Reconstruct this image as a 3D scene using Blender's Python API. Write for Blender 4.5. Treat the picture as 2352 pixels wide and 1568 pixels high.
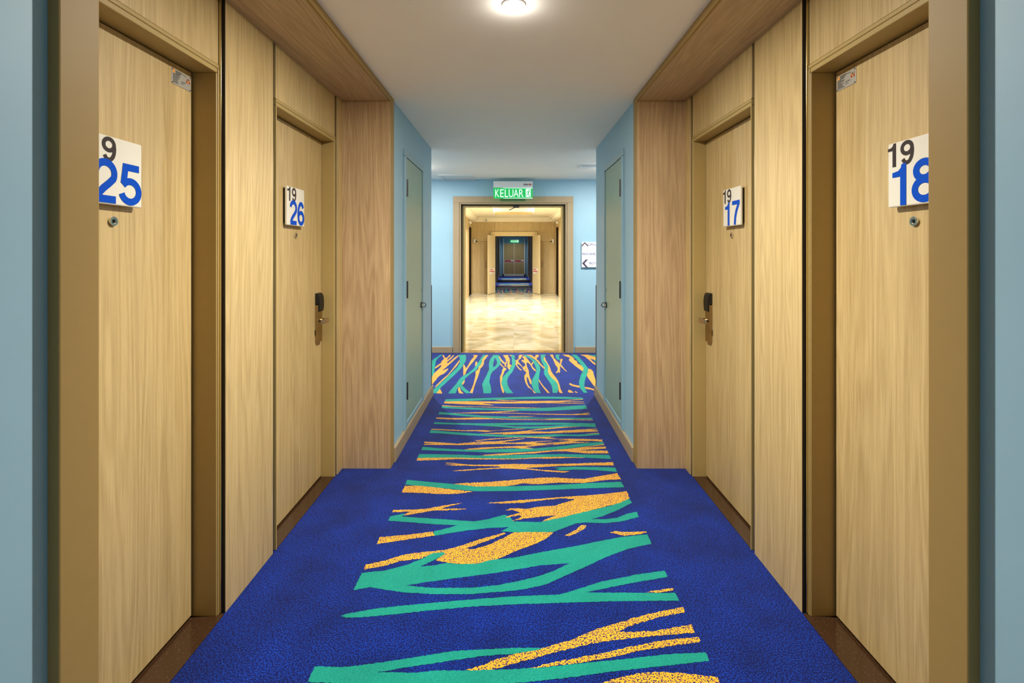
import bpy, bmesh, math, random
from mathutils import Vector, Matrix
from mathutils.geometry import tessellate_polygon

random.seed(7)
for o in list(bpy.data.objects):
    bpy.data.objects.remove(o)
scene = bpy.context.scene
COL = scene.collection

# ---------------------------------------------------------------- camera
F = 17.0 / 36.0 * 2352.0          # focal length in pixels (17 mm shift lens)
H = 1.41                          # eye height
VX, VY = 1180.0, 580.0            # vanishing point of the corridor
cam = bpy.data.cameras.new('camera')
cam.lens = 17.0
cam.sensor_width = 36.0
cam.sensor_fit = 'HORIZONTAL'
cam.shift_x = -(VX - 1176.0) / 2352.0
cam.shift_y = -(784.0 - VY) / 2352.0
cam.clip_start = 0.02
camo = bpy.data.objects.new('camera', cam)
camo.location = (0, 0, H)
camo.rotation_euler = (math.pi / 2, 0, 0)
COL.objects.link(camo)
scene.camera = camo

# ---------------------------------------------------------------- world, exposure
w = bpy.data.worlds.new('world')
scene.world = w
w.use_nodes = True
w.node_tree.nodes['Background'].inputs[0].default_value = (0.9, 0.95, 1.0, 1)
w.node_tree.nodes['Background'].inputs[1].default_value = 0.05
scene.view_settings.view_transform = 'Standard'
scene.view_settings.look = 'None'
scene.view_settings.gamma = 1.0
scene.view_settings.use_curve_mapping = False
scene.view_settings.exposure = 0.42

scene.cycles.max_bounces = 7
scene.cycles.diffuse_bounces = 6
scene.cycles.glossy_bounces = 2
scene.cycles.transmission_bounces = 0
scene.cycles.caustics_reflective = False
scene.cycles.caustics_refractive = False

# light levels (watts) of the building's lamps and the washes added to them
P_CORRIDOR = 135.0     # beam of a corridor downlight
W_CORRIDOR = 34.0      # extra wide lamp added at the fitting to lift walls and ceiling
P_CROSS = 105.0
W_CROSS = 30.0
P_LOBBY = 23.0
P_FAR = 420.0
CONE = (math.radians(135), 1.0)
WARM = (1.0, 0.94, 0.84)
NEUTRAL = (0.95, 0.975, 1.0)
NARROW = (math.radians(64), 0.6)


# ---------------------------------------------------------------- helpers
def lin(c):
    c /= 255.0
    return c / 12.92 if c <= 0.04045 else ((c + 0.055) / 1.055) ** 2.4


def C(r, g, b):
    return (lin(r), lin(g), lin(b), 1.0)


MATS = {}


def new_mat(name):
    m = bpy.data.materials.new(name)
    m.use_nodes = True
    return m, m.node_tree, m.node_tree.nodes['Principled BSDF']


def plain(name, col, rough=0.6, metal=0.0, noise=0.04, scale=30.0, bump=0.0, spec=0.5):
    """procedural paint / metal: a colour with faint mottling"""
    m, nt, b = new_mat(name)
    tc = nt.nodes.new('ShaderNodeTexCoord')
    n = nt.nodes.new('ShaderNodeTexNoise')
    n.inputs['Scale'].default_value = scale
    n.inputs['Detail'].default_value = 1
    nt.links.new(tc.outputs['Object'], n.inputs['Vector'])
    r = nt.nodes.new('ShaderNodeMapRange')
    r.inputs[3].default_value = 1 - noise
    r.inputs[4].default_value = 1 + noise
    nt.links.new(n.outputs['Fac'], r.inputs[0])
    mx = nt.nodes.new('ShaderNodeMix')
    mx.data_type = 'RGBA'
    mx.blend_type = 'MULTIPLY'
    mx.inputs[0].default_value = 1
    mx.inputs[6].default_value = col
    nt.links.new(r.outputs[0], mx.inputs[7])
    nt.links.new(mx.outputs[2], b.inputs['Base Color'])
    b.inputs['Roughness'].default_value = rough
    b.inputs['Metallic'].default_value = metal
    b.inputs['Specular IOR Level'].default_value = spec
    if bump:
        bp = nt.nodes.new('ShaderNodeBump')
        bp.inputs['Strength'].default_value = bump
        bp.inputs['Distance'].default_value = 0.001
        n2 = nt.nodes.new('ShaderNodeTexNoise')
        n2.inputs['Scale'].default_value = 350
        nt.links.new(tc.outputs['Object'], n2.inputs['Vector'])
        nt.links.new(n2.outputs['Fac'], bp.inputs['Height'])
        nt.links.new(bp.outputs['Normal'], b.inputs['Normal'])
    MATS[name] = m
    return m


def emit(name, col, strength):
    m, nt, b = new_mat(name)
    b.inputs['Base Color'].default_value = (0.02, 0.02, 0.02, 1)
    b.inputs['Emission Color'].default_value = col
    b.inputs['Emission Strength'].default_value = strength
    if not name.startswith('cove'):
        m.cycles.emission_sampling = 'NONE'      # the lamp objects carry this light
    MATS[name] = m
    return m


def wood(name, light, dark, axis='Z', rough=0.42):
    """straight-grained oak laminate, grain running along the given axis"""
    m, nt, b = new_mat(name)
    N, L = nt.nodes, nt.links
    tc = N.new('ShaderNodeTexCoord')
    oi = N.new('ShaderNodeObjectInfo')
    ad = N.new('ShaderNodeVectorMath')
    ad.operation = 'MULTIPLY_ADD'
    cmb = N.new('ShaderNodeCombineXYZ')
    for k in range(3):
        L.new(oi.outputs['Random'], cmb.inputs[k])
    L.new(cmb.outputs[0], ad.inputs[0])
    ad.inputs[1].default_value = (7.3, 5.1, 3.7)
    L.new(tc.outputs['Object'], ad.inputs[2])

    def mapped(sx, sl):
        mp = N.new('ShaderNodeMapping')
        s = [sx, sx, sx]
        s['XYZ'.index(axis)] = sl
        mp.inputs['Scale'].default_value = s
        L.new(ad.outputs[0], mp.inputs['Vector'])
        return mp
    # fine pores and streaks
    n1 = N.new('ShaderNodeTexNoise')
    n1.inputs['Scale'].default_value = 1
    n1.inputs['Detail'].default_value = 5
    n1.inputs['Roughness'].default_value = 0.65
    L.new(mapped(330, 5.0).outputs[0], n1.inputs['Vector'])
    # broad bands
    n2 = N.new('ShaderNodeTexNoise')
    n2.inputs['Scale'].default_value = 1
    n2.inputs['Detail'].default_value = 3
    L.new(mapped(60, 0.6).outputs[0], n2.inputs['Vector'])
    # cathedral figure
    n3 = N.new('ShaderNodeTexNoise')
    n3.inputs['Scale'].default_value = 1
    n3.inputs['Detail'].default_value = 2
    L.new(mapped(6.5, 0.42).outputs[0], n3.inputs['Vector'])
    mu = N.new('ShaderNodeMath')
    mu.operation = 'MULTIPLY'
    mu.inputs[1].default_value = 95
    L.new(n3.outputs['Fac'], mu.inputs[0])
    sn = N.new('ShaderNodeMath')
    sn.operation = 'SINE'
    L.new(mu.outputs[0], sn.inputs[0])

    def scaled(sock, k, add=0.0):
        q = N.new('ShaderNodeMath')
        q.operation = 'MULTIPLY_ADD'
        q.inputs[1].default_value = k
        q.inputs[2].default_value = add
        L.new(sock, q.inputs[0])
        return q.outputs[0]

    def plus(a, c):
        q = N.new('ShaderNodeMath')
        q.operation = 'ADD'
        L.new(a, q.inputs[0])
        L.new(c, q.inputs[1])
        return q.outputs[0]
    n4 = N.new('ShaderNodeTexNoise')
    n4.inputs['Scale'].default_value = 1
    n4.inputs['Detail'].default_value = 2
    L.new(mapped(9, 0.2).outputs[0], n4.inputs['Vector'])
    f = plus(plus(plus(scaled(n1.outputs['Fac'], 1.9, -0.95), scaled(n2.outputs['Fac'], 0.7, -0.35)), scaled(n4.outputs['Fac'], 0.6, -0.3)), scaled(sn.outputs[0], 0.15, 0.53))
    mx = N.new('ShaderNodeMix')
    mx.data_type = 'RGBA'
    mx.clamp_factor = True
    L.new(f, mx.inputs[0])
    mx.inputs[6].default_value = dark
    mx.inputs[7].default_value = light
    L.new(mx.outputs[2], b.inputs['Base Color'])
    b.inputs['Roughness'].default_value = rough
    MATS[name] = m
    return m


def carpet(name, base, fleck, amount, scale, gold=None, mottle=0.25):
    """tufted carpet: base yarn with flecks of a second yarn"""
    m, nt, b = new_mat(name)
    N, L = nt.nodes, nt.links
    tc = N.new('ShaderNodeTexCoord')
    n = N.new('ShaderNodeTexNoise')
    n.inputs['Scale'].default_value = scale
    n.inputs['Detail'].default_value = 1
    n.inputs['Roughness'].default_value = 0.5
    L.new(tc.outputs['Object'], n.inputs['Vector'])
    cr = N.new('ShaderNodeMapRange')
    cr.inputs[1].default_value = amount - 0.045
    cr.inputs[2].default_value = amount + 0.045
    L.new(n.outputs['Fac'], cr.inputs[0])
    mx = N.new('ShaderNodeMix')
    mx.data_type = 'RGBA'
    L.new(cr.outputs[0], mx.inputs[0])
    mx.inputs[6].default_value = base
    mx.inputs[7].default_value = fleck
    # worn, brushed pile: broad mottling
    n2 = N.new('ShaderNodeTexNoise')
    n2.inputs['Scale'].default_value = 5
    n2.inputs['Detail'].default_value = 4
    L.new(tc.outputs['Object'], n2.inputs['Vector'])
    r = N.new('ShaderNodeMapRange')
    r.inputs[1].default_value = 0.3
    r.inputs[2].default_value = 0.7
    r.inputs[3].default_value = 1 - mottle
    r.inputs[4].default_value = 1 + mottle
    L.new(n2.outputs['Fac'], r.inputs[0])
    mm = N.new('ShaderNodeMix')
    mm.data_type = 'RGBA'
    mm.blend_type = 'MULTIPLY'
    mm.inputs[0].default_value = 1
    L.new(mx.outputs[2], mm.inputs[6])
    L.new(r.outputs[0], mm.inputs[7])
    L.new(mm.outputs[2], b.inputs['Base Color'])
    b.inputs['Roughness'].default_value = 0.95
    b.inputs['Specular IOR Level'].default_value = 0.1
    b.inputs['Sheen Weight'].default_value = 0.15
    b.inputs['Sheen Roughness'].default_value = 0.5
    bp = N.new('ShaderNodeBump')
    bp.inputs['Strength'].default_value = 0.35
    bp.inputs['Distance'].default_value = 0.002
    L.new(n.outputs['Fac'], bp.inputs['Height'])
    L.new(bp.outputs['Normal'], b.inputs['Normal'])
    MATS[name] = m
    return m


def marble(name, c1, c2, c3, rough=0.12, scale=2.0):
    m, nt, b = new_mat(name)
    N, L = nt.nodes, nt.links
    tc = N.new('ShaderNodeTexCoord')
    oi = N.new('ShaderNodeObjectInfo')
    ad = N.new('ShaderNodeVectorMath')
    ad.operation = 'MULTIPLY_ADD'
    cmb = N.new('ShaderNodeCombineXYZ')
    for k in range(3):
        L.new(oi.outputs['Random'], cmb.inputs[k])
    L.new(cmb.outputs[0], ad.inputs[0])
    ad.inputs[1].default_value = (17, 23, 11)
    L.new(tc.outputs['Object'], ad.inputs[2])
    n = N.new('ShaderNodeTexNoise')
    n.inputs['Scale'].default_value = scale
    n.inputs['Detail'].default_value = 6
    n.inputs['Distortion'].default_value = 1.2
    L.new(ad.outputs[0], n.inputs['Vector'])
    cr = N.new('ShaderNodeValToRGB')
    e = cr.color_ramp.elements
    e[0].position, e[0].color = 0.32, c1
    e[1].position, e[1].color = 0.68, c3
    q = cr.color_ramp.elements.new(0.5)
    q.color = c2
    L.new(n.outputs['Fac'], cr.inputs[0])
    L.new(cr.outputs[0], b.inputs['Base Color'])
    b.inputs['Roughness'].default_value = rough
    MATS[name] = m
    return m


def granite(name):
    m, nt, b = new_mat(name)
    N, L = nt.nodes, nt.links
    tc = N.new('ShaderNodeTexCoord')
    v = N.new('ShaderNodeTexVoronoi')
    v.inputs['Scale'].default_value = 120
    L.new(tc.outputs['Object'], v.inputs['Vector'])
    lt = N.new('ShaderNodeMath')
    lt.operation = 'LESS_THAN'
    lt.inputs[1].default_value = 0.13
    L.new(v.outputs['Distance'], lt.inputs[0])
    mx = N.new('ShaderNodeMix')
    mx.data_type = 'RGBA'
    L.new(lt.outputs[0], mx.inputs[0])
    mx.inputs[6].default_value = C(62, 42, 26)
    mx.inputs[7].default_value = C(120, 100, 80)
    L.new(mx.outputs[2], b.inputs['Base Color'])
    b.inputs['Roughness'].default_value = 0.15
    MATS[name] = m
    return m


wood('oak', C(206, 181, 128), C(168, 142, 92))
wood('oak_portal_shade', C(206, 177, 136), C(158, 129, 94))  # same oak as the doors; its browner look in this light is in the colour
wood('oak_soffit', C(206, 180, 144), C(160, 134, 102), axis='Y')  # oak again, the pinkish dim light on it mixed into the colour
wood('oak_lobby', C(208, 188, 144), C(174, 152, 108))
plain('frame_paint', C(174, 150, 94), 0.42, noise=0.03, spec=0.4)
plain('portal_paint', C(160, 132, 80), 0.55, noise=0.03, spec=0.2)
plain('trim_paint', C(166, 146, 116), 0.5, noise=0.03, spec=0.3)
plain('blue_paint', C(150, 188, 208), 0.55, noise=0.03, scale=6)
plain('blue_gloss', C(138, 174, 190), 0.4, noise=0.03, scale=8)
plain('service_paint', C(142, 170, 154), 0.42, noise=0.04, scale=8)
plain('ceiling_paint', C(248, 245, 241), 0.8, noise=0.015, scale=5)
plain('white_gloss', C(226, 222, 208), 0.2, noise=0.01)
plain('sign_white', C(236, 234, 226), 0.35, noise=0.01)
plain('white_plastic', C(225, 226, 226), 0.45, noise=0.01)
plain('numeral_dark', C(54, 45, 43), 0.5, spec=0.2)
plain('print_grey', C(104, 106, 112), 0.6)
plain('print_pink', C(190, 112, 116), 0.6)
plain('numeral_blue', C(0, 74, 190), 0.5, spec=0.1)
plain('sign_blue', C(28, 50, 150), 0.4)
plain('sign_plum', C(70, 58, 86), 0.4)
plain('chrome', C(225, 222, 215), 0.16, 1.0, noise=0.01)
plain('brass_strip', C(205, 190, 150), 0.2, 1.0, noise=0.01)
plain('satin_metal', C(176, 150, 108), 0.34, 1.0, noise=0.03)
plain('lever_metal', C(190, 176, 156), 0.26, 1.0, noise=0.02)
plain('plaque_metal', C(178, 174, 162), 0.45, 0.4, noise=0.02)
plain('bronze_guard', C(70, 58, 58), 0.4, 0.5)
plain('hinge_metal', C(72, 70, 70), 0.35, 0.9)
plain('black', C(10, 9, 9), 0.5)
plain('dark_glass', C(12, 11, 12), 0.12)
plain('lift_black', C(9, 8, 8), 0.7, spec=0.05)
plain('groove_black', C(22, 16, 12), 0.6)
plain('print_black', C(52, 50, 46), 0.6)
plain('print_orange', C(222, 150, 60), 0.6)
plain('print_red', C(196, 52, 44), 0.6)
plain('print_yellow', C(206, 170, 60), 0.6)
plain('end_white', C(240, 238, 230), 0.45, noise=0.01)
plain('cream_paint', C(240, 235, 220), 0.7, noise=0.015)
plain('door_cream', C(214, 196, 152), 0.45, noise=0.02)
carpet('carpet_navy', C(2, 13, 80), C(4, 53, 152), 0.53, 190, mottle=0.28)
carpet('carpet_teal', C(11, 131, 116), C(26, 146, 130), 0.5, 260, mottle=0.1)
carpet('carpet_gold', C(238, 172, 40), C(18, 26, 88), 0.55, 190, mottle=0.08)
marble('marble_cream', C(182, 168, 124), C(206, 195, 162), C(218, 212, 190))
marble('marble_brown', C(120, 92, 56), C(150, 120, 78), C(172, 146, 104), scale=6)
granite('granite')
emit('lamp_lens', (1.0, 0.95, 0.86, 1), 30.0)
emit('exit_green', C(0, 188, 84), 0.8)
emit('exit_white', C(214, 255, 236), 1.0)
emit('cove_fill', (0.97, 0.98, 1.0, 1), 30.0)  # glow of hidden strips added to brighten the lobby tray
emit('lamp_red', C(255, 150, 200), 3.0)


def tag(o, label=None, cat=None, group=None, kind=None):
    if label:
        o['label'] = label
    if cat:
        o['category'] = cat
    if group:
        o['group'] = group
    if kind:
        o['kind'] = kind
    return o


def empty(name, loc, label, cat, kind=None, group=None):
    o = bpy.data.objects.new(name, None)
    o.location = loc
    o.empty_display_size = 0.1
    COL.objects.link(o)
    return tag(o, label, cat, group, kind)


def world_loc(o):
    v = Vector(o.location)
    if o.parent:
        v = v + world_loc(o.parent)
    return v


class MB:
    """collects shapes in world coordinates; build() links them as one mesh object"""

    def __init__(self):
        self.bm = bmesh.new()

    def box(self, x0, x1, y0, y1, z0, z1):
        x0, x1 = min(x0, x1), max(x0, x1)
        y0, y1 = min(y0, y1), max(y0, y1)
        z0, z1 = min(z0, z1), max(z0, z1)
        v = [self.bm.verts.new(p) for p in ((x0, y0, z0), (x1, y0, z0), (x1, y1, z0), (x0, y1, z0), (x0, y0, z1), (x1, y0, z1), (x1, y1, z1), (x0, y1, z1))]
        for f in ((3, 2, 1, 0), (4, 5, 6, 7), (0, 1, 5, 4), (1, 2, 6, 5), (2, 3, 7, 6), (3, 0, 4, 7)):
            self.bm.faces.new([v[i] for i in f])
        return self

    def prism(self, pts, ex):
        """polygon (list of 3-vectors) swept by the vector ex"""
        ex = Vector(ex)
        a = [self.bm.verts.new(p) for p in pts]
        c = [self.bm.verts.new(Vector(p) + ex) for p in pts]
        n = len(a)
        self.bm.faces.new(a[::-1])
        self.bm.faces.new(c)
        for i in range(n):
            self.bm.faces.new((a[i], a[(i + 1) % n], c[(i + 1) % n], c[i]))
        return self

    def tube(self, p0, p1, r0, r1=None, n=20, caps=True):
        r1 = r0 if r1 is None else r1
        p0, p1 = Vector(p0), Vector(p1)
        d = (p1 - p0).normalized()
        u = d.orthogonal().normalized()
        v = d.cross(u)
        a, c = [], []
        for i in range(n):
            t = 2 * math.pi * i / n
            k = u * math.cos(t) + v * math.sin(t)
            a.append(self.bm.verts.new(p0 + k * r0))
            c.append(self.bm.verts.new(p1 + k * r1))
        for i in range(n):
            self.bm.faces.new((a[i], a[(i + 1) % n], c[(i + 1) % n], c[i]))
        if caps:
            self.bm.faces.new(a[::-1])
            self.bm.faces.new(c)
        return self

    def ring(self, p0, axis, rin, rout, h, n=40):
        """flat annulus with thickness h along axis"""
        p0, d = Vector(p0), Vector(axis).normalized()
        u = d.orthogonal().normalized()
        v = d.cross(u)
        rows = []
        for (r, q) in ((rin, 0), (rout, 0), (rout, h), (rin, h)):
            rows.append([self.bm.verts.new(p0 + d * q + (u * math.cos(2 * math.pi * i / n) + v * math.sin(2 * math.pi * i / n)) * r) for i in range(n)])
        for k in range(4):
            a, c = rows[k], rows[(k + 1) % 4]
            for i in range(n):
                self.bm.faces.new((a[i], a[(i + 1) % n], c[(i + 1) % n], c[i]))
        return self

    def torus(self, p0, axis, R, r, a0=0.0, a1=2 * math.pi, n=24, k=8):
        p0, d = Vector(p0), Vector(axis).normalized()
        u = Vector((0, 0, 1)) if abs(d.z) < 0.9 else Vector((1, 0, 0))
        v = d.cross(u)
        full = abs(a1 - a0 - 2 * math.pi) < 1e-4
        rows = []
        for i in range(n if full else n + 1):
            t = a0 + (a1 - a0) * i / n
            e = u * math.cos(t) + v * math.sin(t)
            rows.append([self.bm.verts.new(p0 + e * (R + r * math.cos(2 * math.pi * j / k)) + d * r * math.sin(2 * math.pi * j / k)) for j in range(k)])
        m = len(rows)
        for i in range(m if full else m - 1):
            a, c = rows[i], rows[(i + 1) % m]
            for j in range(k):
                self.bm.faces.new((a[j], a[(j + 1) % k], c[(j + 1) % k], c[j]))
        return self

    def mesh2d(self, verts, faces, org, u, v):
        org, u, v = Vector(org), Vector(u), Vector(v)
        nn = u.cross(v).normalized()
        vs = [self.bm.verts.new(org + u * p[0] + v * p[1] + (nn * p[2] if len(p) > 2 else Vector())) for p in verts]
        for f in faces:
            try:
                self.bm.faces.new([vs[i] for i in f])
            except ValueError:
                pass
        return self

    def build(self, name, mat, parent=None, bevel=0.0, seg=2, smooth=False, label=None, cat=None, group=None, kind=None, recalc=True):
        bm = self.bm
        if recalc:
            bmesh.ops.recalc_face_normals(bm, faces=bm.faces)
        if bevel:
            es = [e for e in bm.edges if len(e.link_faces) == 2 and e.calc_face_angle(0) > 0.6]
            bmesh.ops.bevel(bm, geom=es, offset=bevel, segments=seg, affect='EDGES', profile=0.5, clamp_overlap=True)
        me = bpy.data.meshes.new(name)
        bm.to_mesh(me)
        bm.free()
        if smooth:
            for p in me.polygons:
                p.use_smooth = True
            try:
                me.set_sharp_from_angle(angle=0.6)
            except Exception:
                pass
        me.materials.append(MATS[mat])
        o = bpy.data.objects.new(name, me)
        COL.objects.link(o)
        if parent is not None:
            o.parent = parent
            # empties only carry a location, so the inverse is a plain translation
            if parent.type == 'EMPTY':
                o.matrix_parent_inverse = Matrix.Translation(-world_loc(parent))
        return tag(o, label, cat, group, kind)


def B(name, mat, parent, x0, x1, y0, y1, z0, z1, bevel=0.0, **k):
    return MB().box(x0, x1, y0, y1, z0, z1).build(name, mat, parent, bevel, **k)


GLYPHS = {}


def arc(cx, cy, rx, ry, a0, a1, n=22):
    return [(cx + rx * math.cos(math.radians(a0 + (a1 - a0) * i / n)), cy + ry * math.sin(math.radians(a0 + (a1 - a0) * i / n))) for i in range(n + 1)]


# grotesque numerals as pen strokes on a 0.56 x 0.72 body: (closed, points)
DIGIT = {
    '0': [(1, arc(.28, .36, .185, .30, 0, 344))],
    '2': [(0, arc(.275, .485, .185, .175, 172, -28) + [(.36, .33), (.24, .235), (.155, .15), (.115, .06)]), (0, [(.075, .06), (.49, .06)])],
    '5': [(0, [(.455, .655), (.165, .655), (.125, .36)]), (0, arc(.265, .235, .185, .18, 146, -165))],
    '6': [(1, arc(.285, .225, .18, .168, 0, 344)), (0, arc(.285, .34, .19, .325, 38, 180) + [(.093, .30), (.106, .225)])],
    '9': [(1, arc(.275, .495, .18, .168, 0, 344)), (0, arc(.275, .38, .19, .325, 218, 360) + [(.467, .42), (.454, .495)])],
    '7': [(0, [(.04, .655), (.50, .655)]), (0, [(.462, .655), (.39, .54), (.30, .40), (.235, .22), (.205, 0)])],
    '8': [(1, arc(.28, .528, .155, .135, 0, 345)), (1, arc(.28, .215, .182, .16, 0, 345))],
}


def stroke(pts, closed, wd):
    n = len(pts)
    out = []
    for i in range(n):
        a = pts[i - 1] if (i > 0 or closed) else None
        c = pts[(i + 1) % n] if (i < n - 1 or closed) else None
        p = pts[i]
        d1 = Vector((p[0] - a[0], p[1] - a[1])).normalized() if a else None
        d2 = Vector((c[0] - p[0], c[1] - p[1])).normalized() if c else None
        d1, d2 = d1 or d2, d2 or d1
        t = (d1 + d2).normalized()
        k = min(1.6, 1.0 / max(0.3, t.dot(d1)))
        nn = Vector((-t.y, t.x)) * (wd / 2 * k)
        out.append(((p[0] + nn.x, p[1] + nn.y), (p[0] - nn.x, p[1] - nn.y)))
    return out


def digit(ch, wd):
    vs, fs = [], []
    for k, (closed, pts) in enumerate(DIGIT[ch]):
        b = len(vs)
        st = stroke(pts, closed, wd)
        for l, r in st:
            vs += [(l[0], l[1], k * 5e-5), (r[0], r[1], k * 5e-5)]
        n = len(st)
        for i in range(n if closed else n - 1):
            j = (i + 1) % n
            fs.append((b + 2 * i, b + 2 * i + 1, b + 2 * j + 1, b + 2 * j))
    return vs, fs


def glyph(ch, bold=0.0):
    """outline of a character as a flat mesh normalised to a unit box"""
    key = (ch, bold)
    if ch == '1' and key not in GLYPHS:
        pts = [(0.58, 0), (1, 0), (1, 1), (0.68, 1), (0.62, 0.91), (0.44, 0.845), (0.02, 0.82), (0.02, 0.70), (0.58, 0.70)]
        GLYPHS[key] = (pts, [(0, 1, 2, 3, 4, 5, 8), (5, 6, 7, 8)], 0.32, 0.72, 0.06, 0.0)
    if ch in DIGIT and bold > 0.015 and key not in GLYPHS:
        vs, fs = digit(ch, 0.122 if bold > 0.03 else 0.10)
        x0, x1 = min(p[0] for p in vs), max(p[0] for p in vs)
        y0, y1 = min(p[1] for p in vs), max(p[1] for p in vs)
        GLYPHS[key] = ([((p[0] - x0) / (x1 - x0), (p[1] - y0) / (y1 - y0), p[2]) for p in vs], fs, x1 - x0, y1 - y0, x0, y0)
    if key not in GLYPHS:
        cu = bpy.data.curves.new('glyph', 'FONT')
        cu.body = ch
        cu.offset = bold
        cu.resolution_u = 6
        ob = bpy.data.objects.new('glyph', cu)
        COL.objects.link(ob)
        bpy.context.view_layer.update()
        me = ob.evaluated_get(bpy.context.evaluated_depsgraph_get()).to_mesh()
        vs = [(v.co.x, v.co.y) for v in me.vertices]
        fs = [tuple(p.vertices) for p in me.polygons]
        ob.to_mesh_clear()
        bpy.data.objects.remove(ob)
        bpy.data.curves.remove(cu)
        x0 = min(p[0] for p in vs)
        x1 = max(p[0] for p in vs)
        y0 = min(p[1] for p in vs)
        y1 = max(p[1] for p in vs)
        GLYPHS[key] = ([((p[0] - x0) / (x1 - x0), (p[1] - y0) / (y1 - y0)) for p in vs], fs, (x1 - x0), (y1 - y0), x0, y0)
    return GLYPHS[key]


def put_glyph(mb, ch, org, u, v, box, bold=0.0):
    """fit a character into box (u0,u1,v0,v1) of the plane org,u,v"""
    vs, fs = glyph(ch, bold)[:2]
    u0, u1, v0, v1 = box
    mb.mesh2d([(u0 + p[0] * (u1 - u0), v0 + p[1] * (v1 - v0)) + tuple(p[2:]) for p in vs], fs, org, u, v)


def put_text(mb, s, org, u, v, x, y, height, bold=0.0, squeeze=1.0, track=0.0):
    """a line of text with capital height given, starting at x, baseline y"""
    cap = glyph('H', bold)[3]
    k = height / cap
    for ch in s:
        if ch == ' ':
            x += 0.28 * k * squeeze
            continue
        vs, fs, wd, ht, x0, y0 = glyph(ch, bold)
        put_glyph(mb, ch, org, u, v, (x, x + wd * k * squeeze, y + y0 * k, y + (y0 + ht) * k), bold)
        x += (wd + 0.07 + track) * k * squeeze
    return x


# ---------------------------------------------------------------- main dimensions
CEIL = 2.437
WX = 0.812             # narrow corridor half-width
TX = 0.803            # portal trim face
SOF = 2.40            # underside of the timber soffits
D0, D1 = 0.94, 3.158  # our alcove
DC = 4.765             # corner to the cross corridor
DF = 6.81             # wall with the lobby door
DL = 16.9             # far wall of the lobby
MIR = DF + DL         # the wing beyond the lobby mirrors this one
PER = 4.4             # alcove spacing
DEND = 29.0
DBACK = -3.6
DEND_CROSS = 3.6

# ---------------------------------------------------------------- floor
fl = MB()
fl.box(-1.136, 1.136, DBACK, 3.2, -0.05, 0)
fl.box(-1.3, 1.3, 3.2, DC, -0.05, 0)
fl.box(-DEND_CROSS, DEND_CROSS, DC, DF, -0.05, 0)
floor = fl.build('floor', 'carpet_navy', None, label='navy blue flecked hotel carpet with teal and gold reed pattern in the near corridor', cat='floor', kind='structure')
fl = MB()
fl.box(-1.136, 1.136, MIR - 3.2, DEND + 0.3, -0.05, 0)
fl.box(-1.3, 1.3, MIR - DC, MIR - 3.2, -0.05, 0)
fl.box(-DEND_CROSS, DEND_CROSS, DL, MIR - DC, -0.05, 0)
floor_far = fl.build('floor', 'carpet_navy', None, label='navy patterned carpet of the dim corridor beyond the lift lobby', cat='floor', kind='structure')

A, Bc = (980, 800, 11.2), (1180, 800, 11.2)
Cc, E, G, I = (980, 890, 11.2), (940, 990, 9.408), (780, 1080, 5.88), (680, 1308, 4.704)
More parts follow.
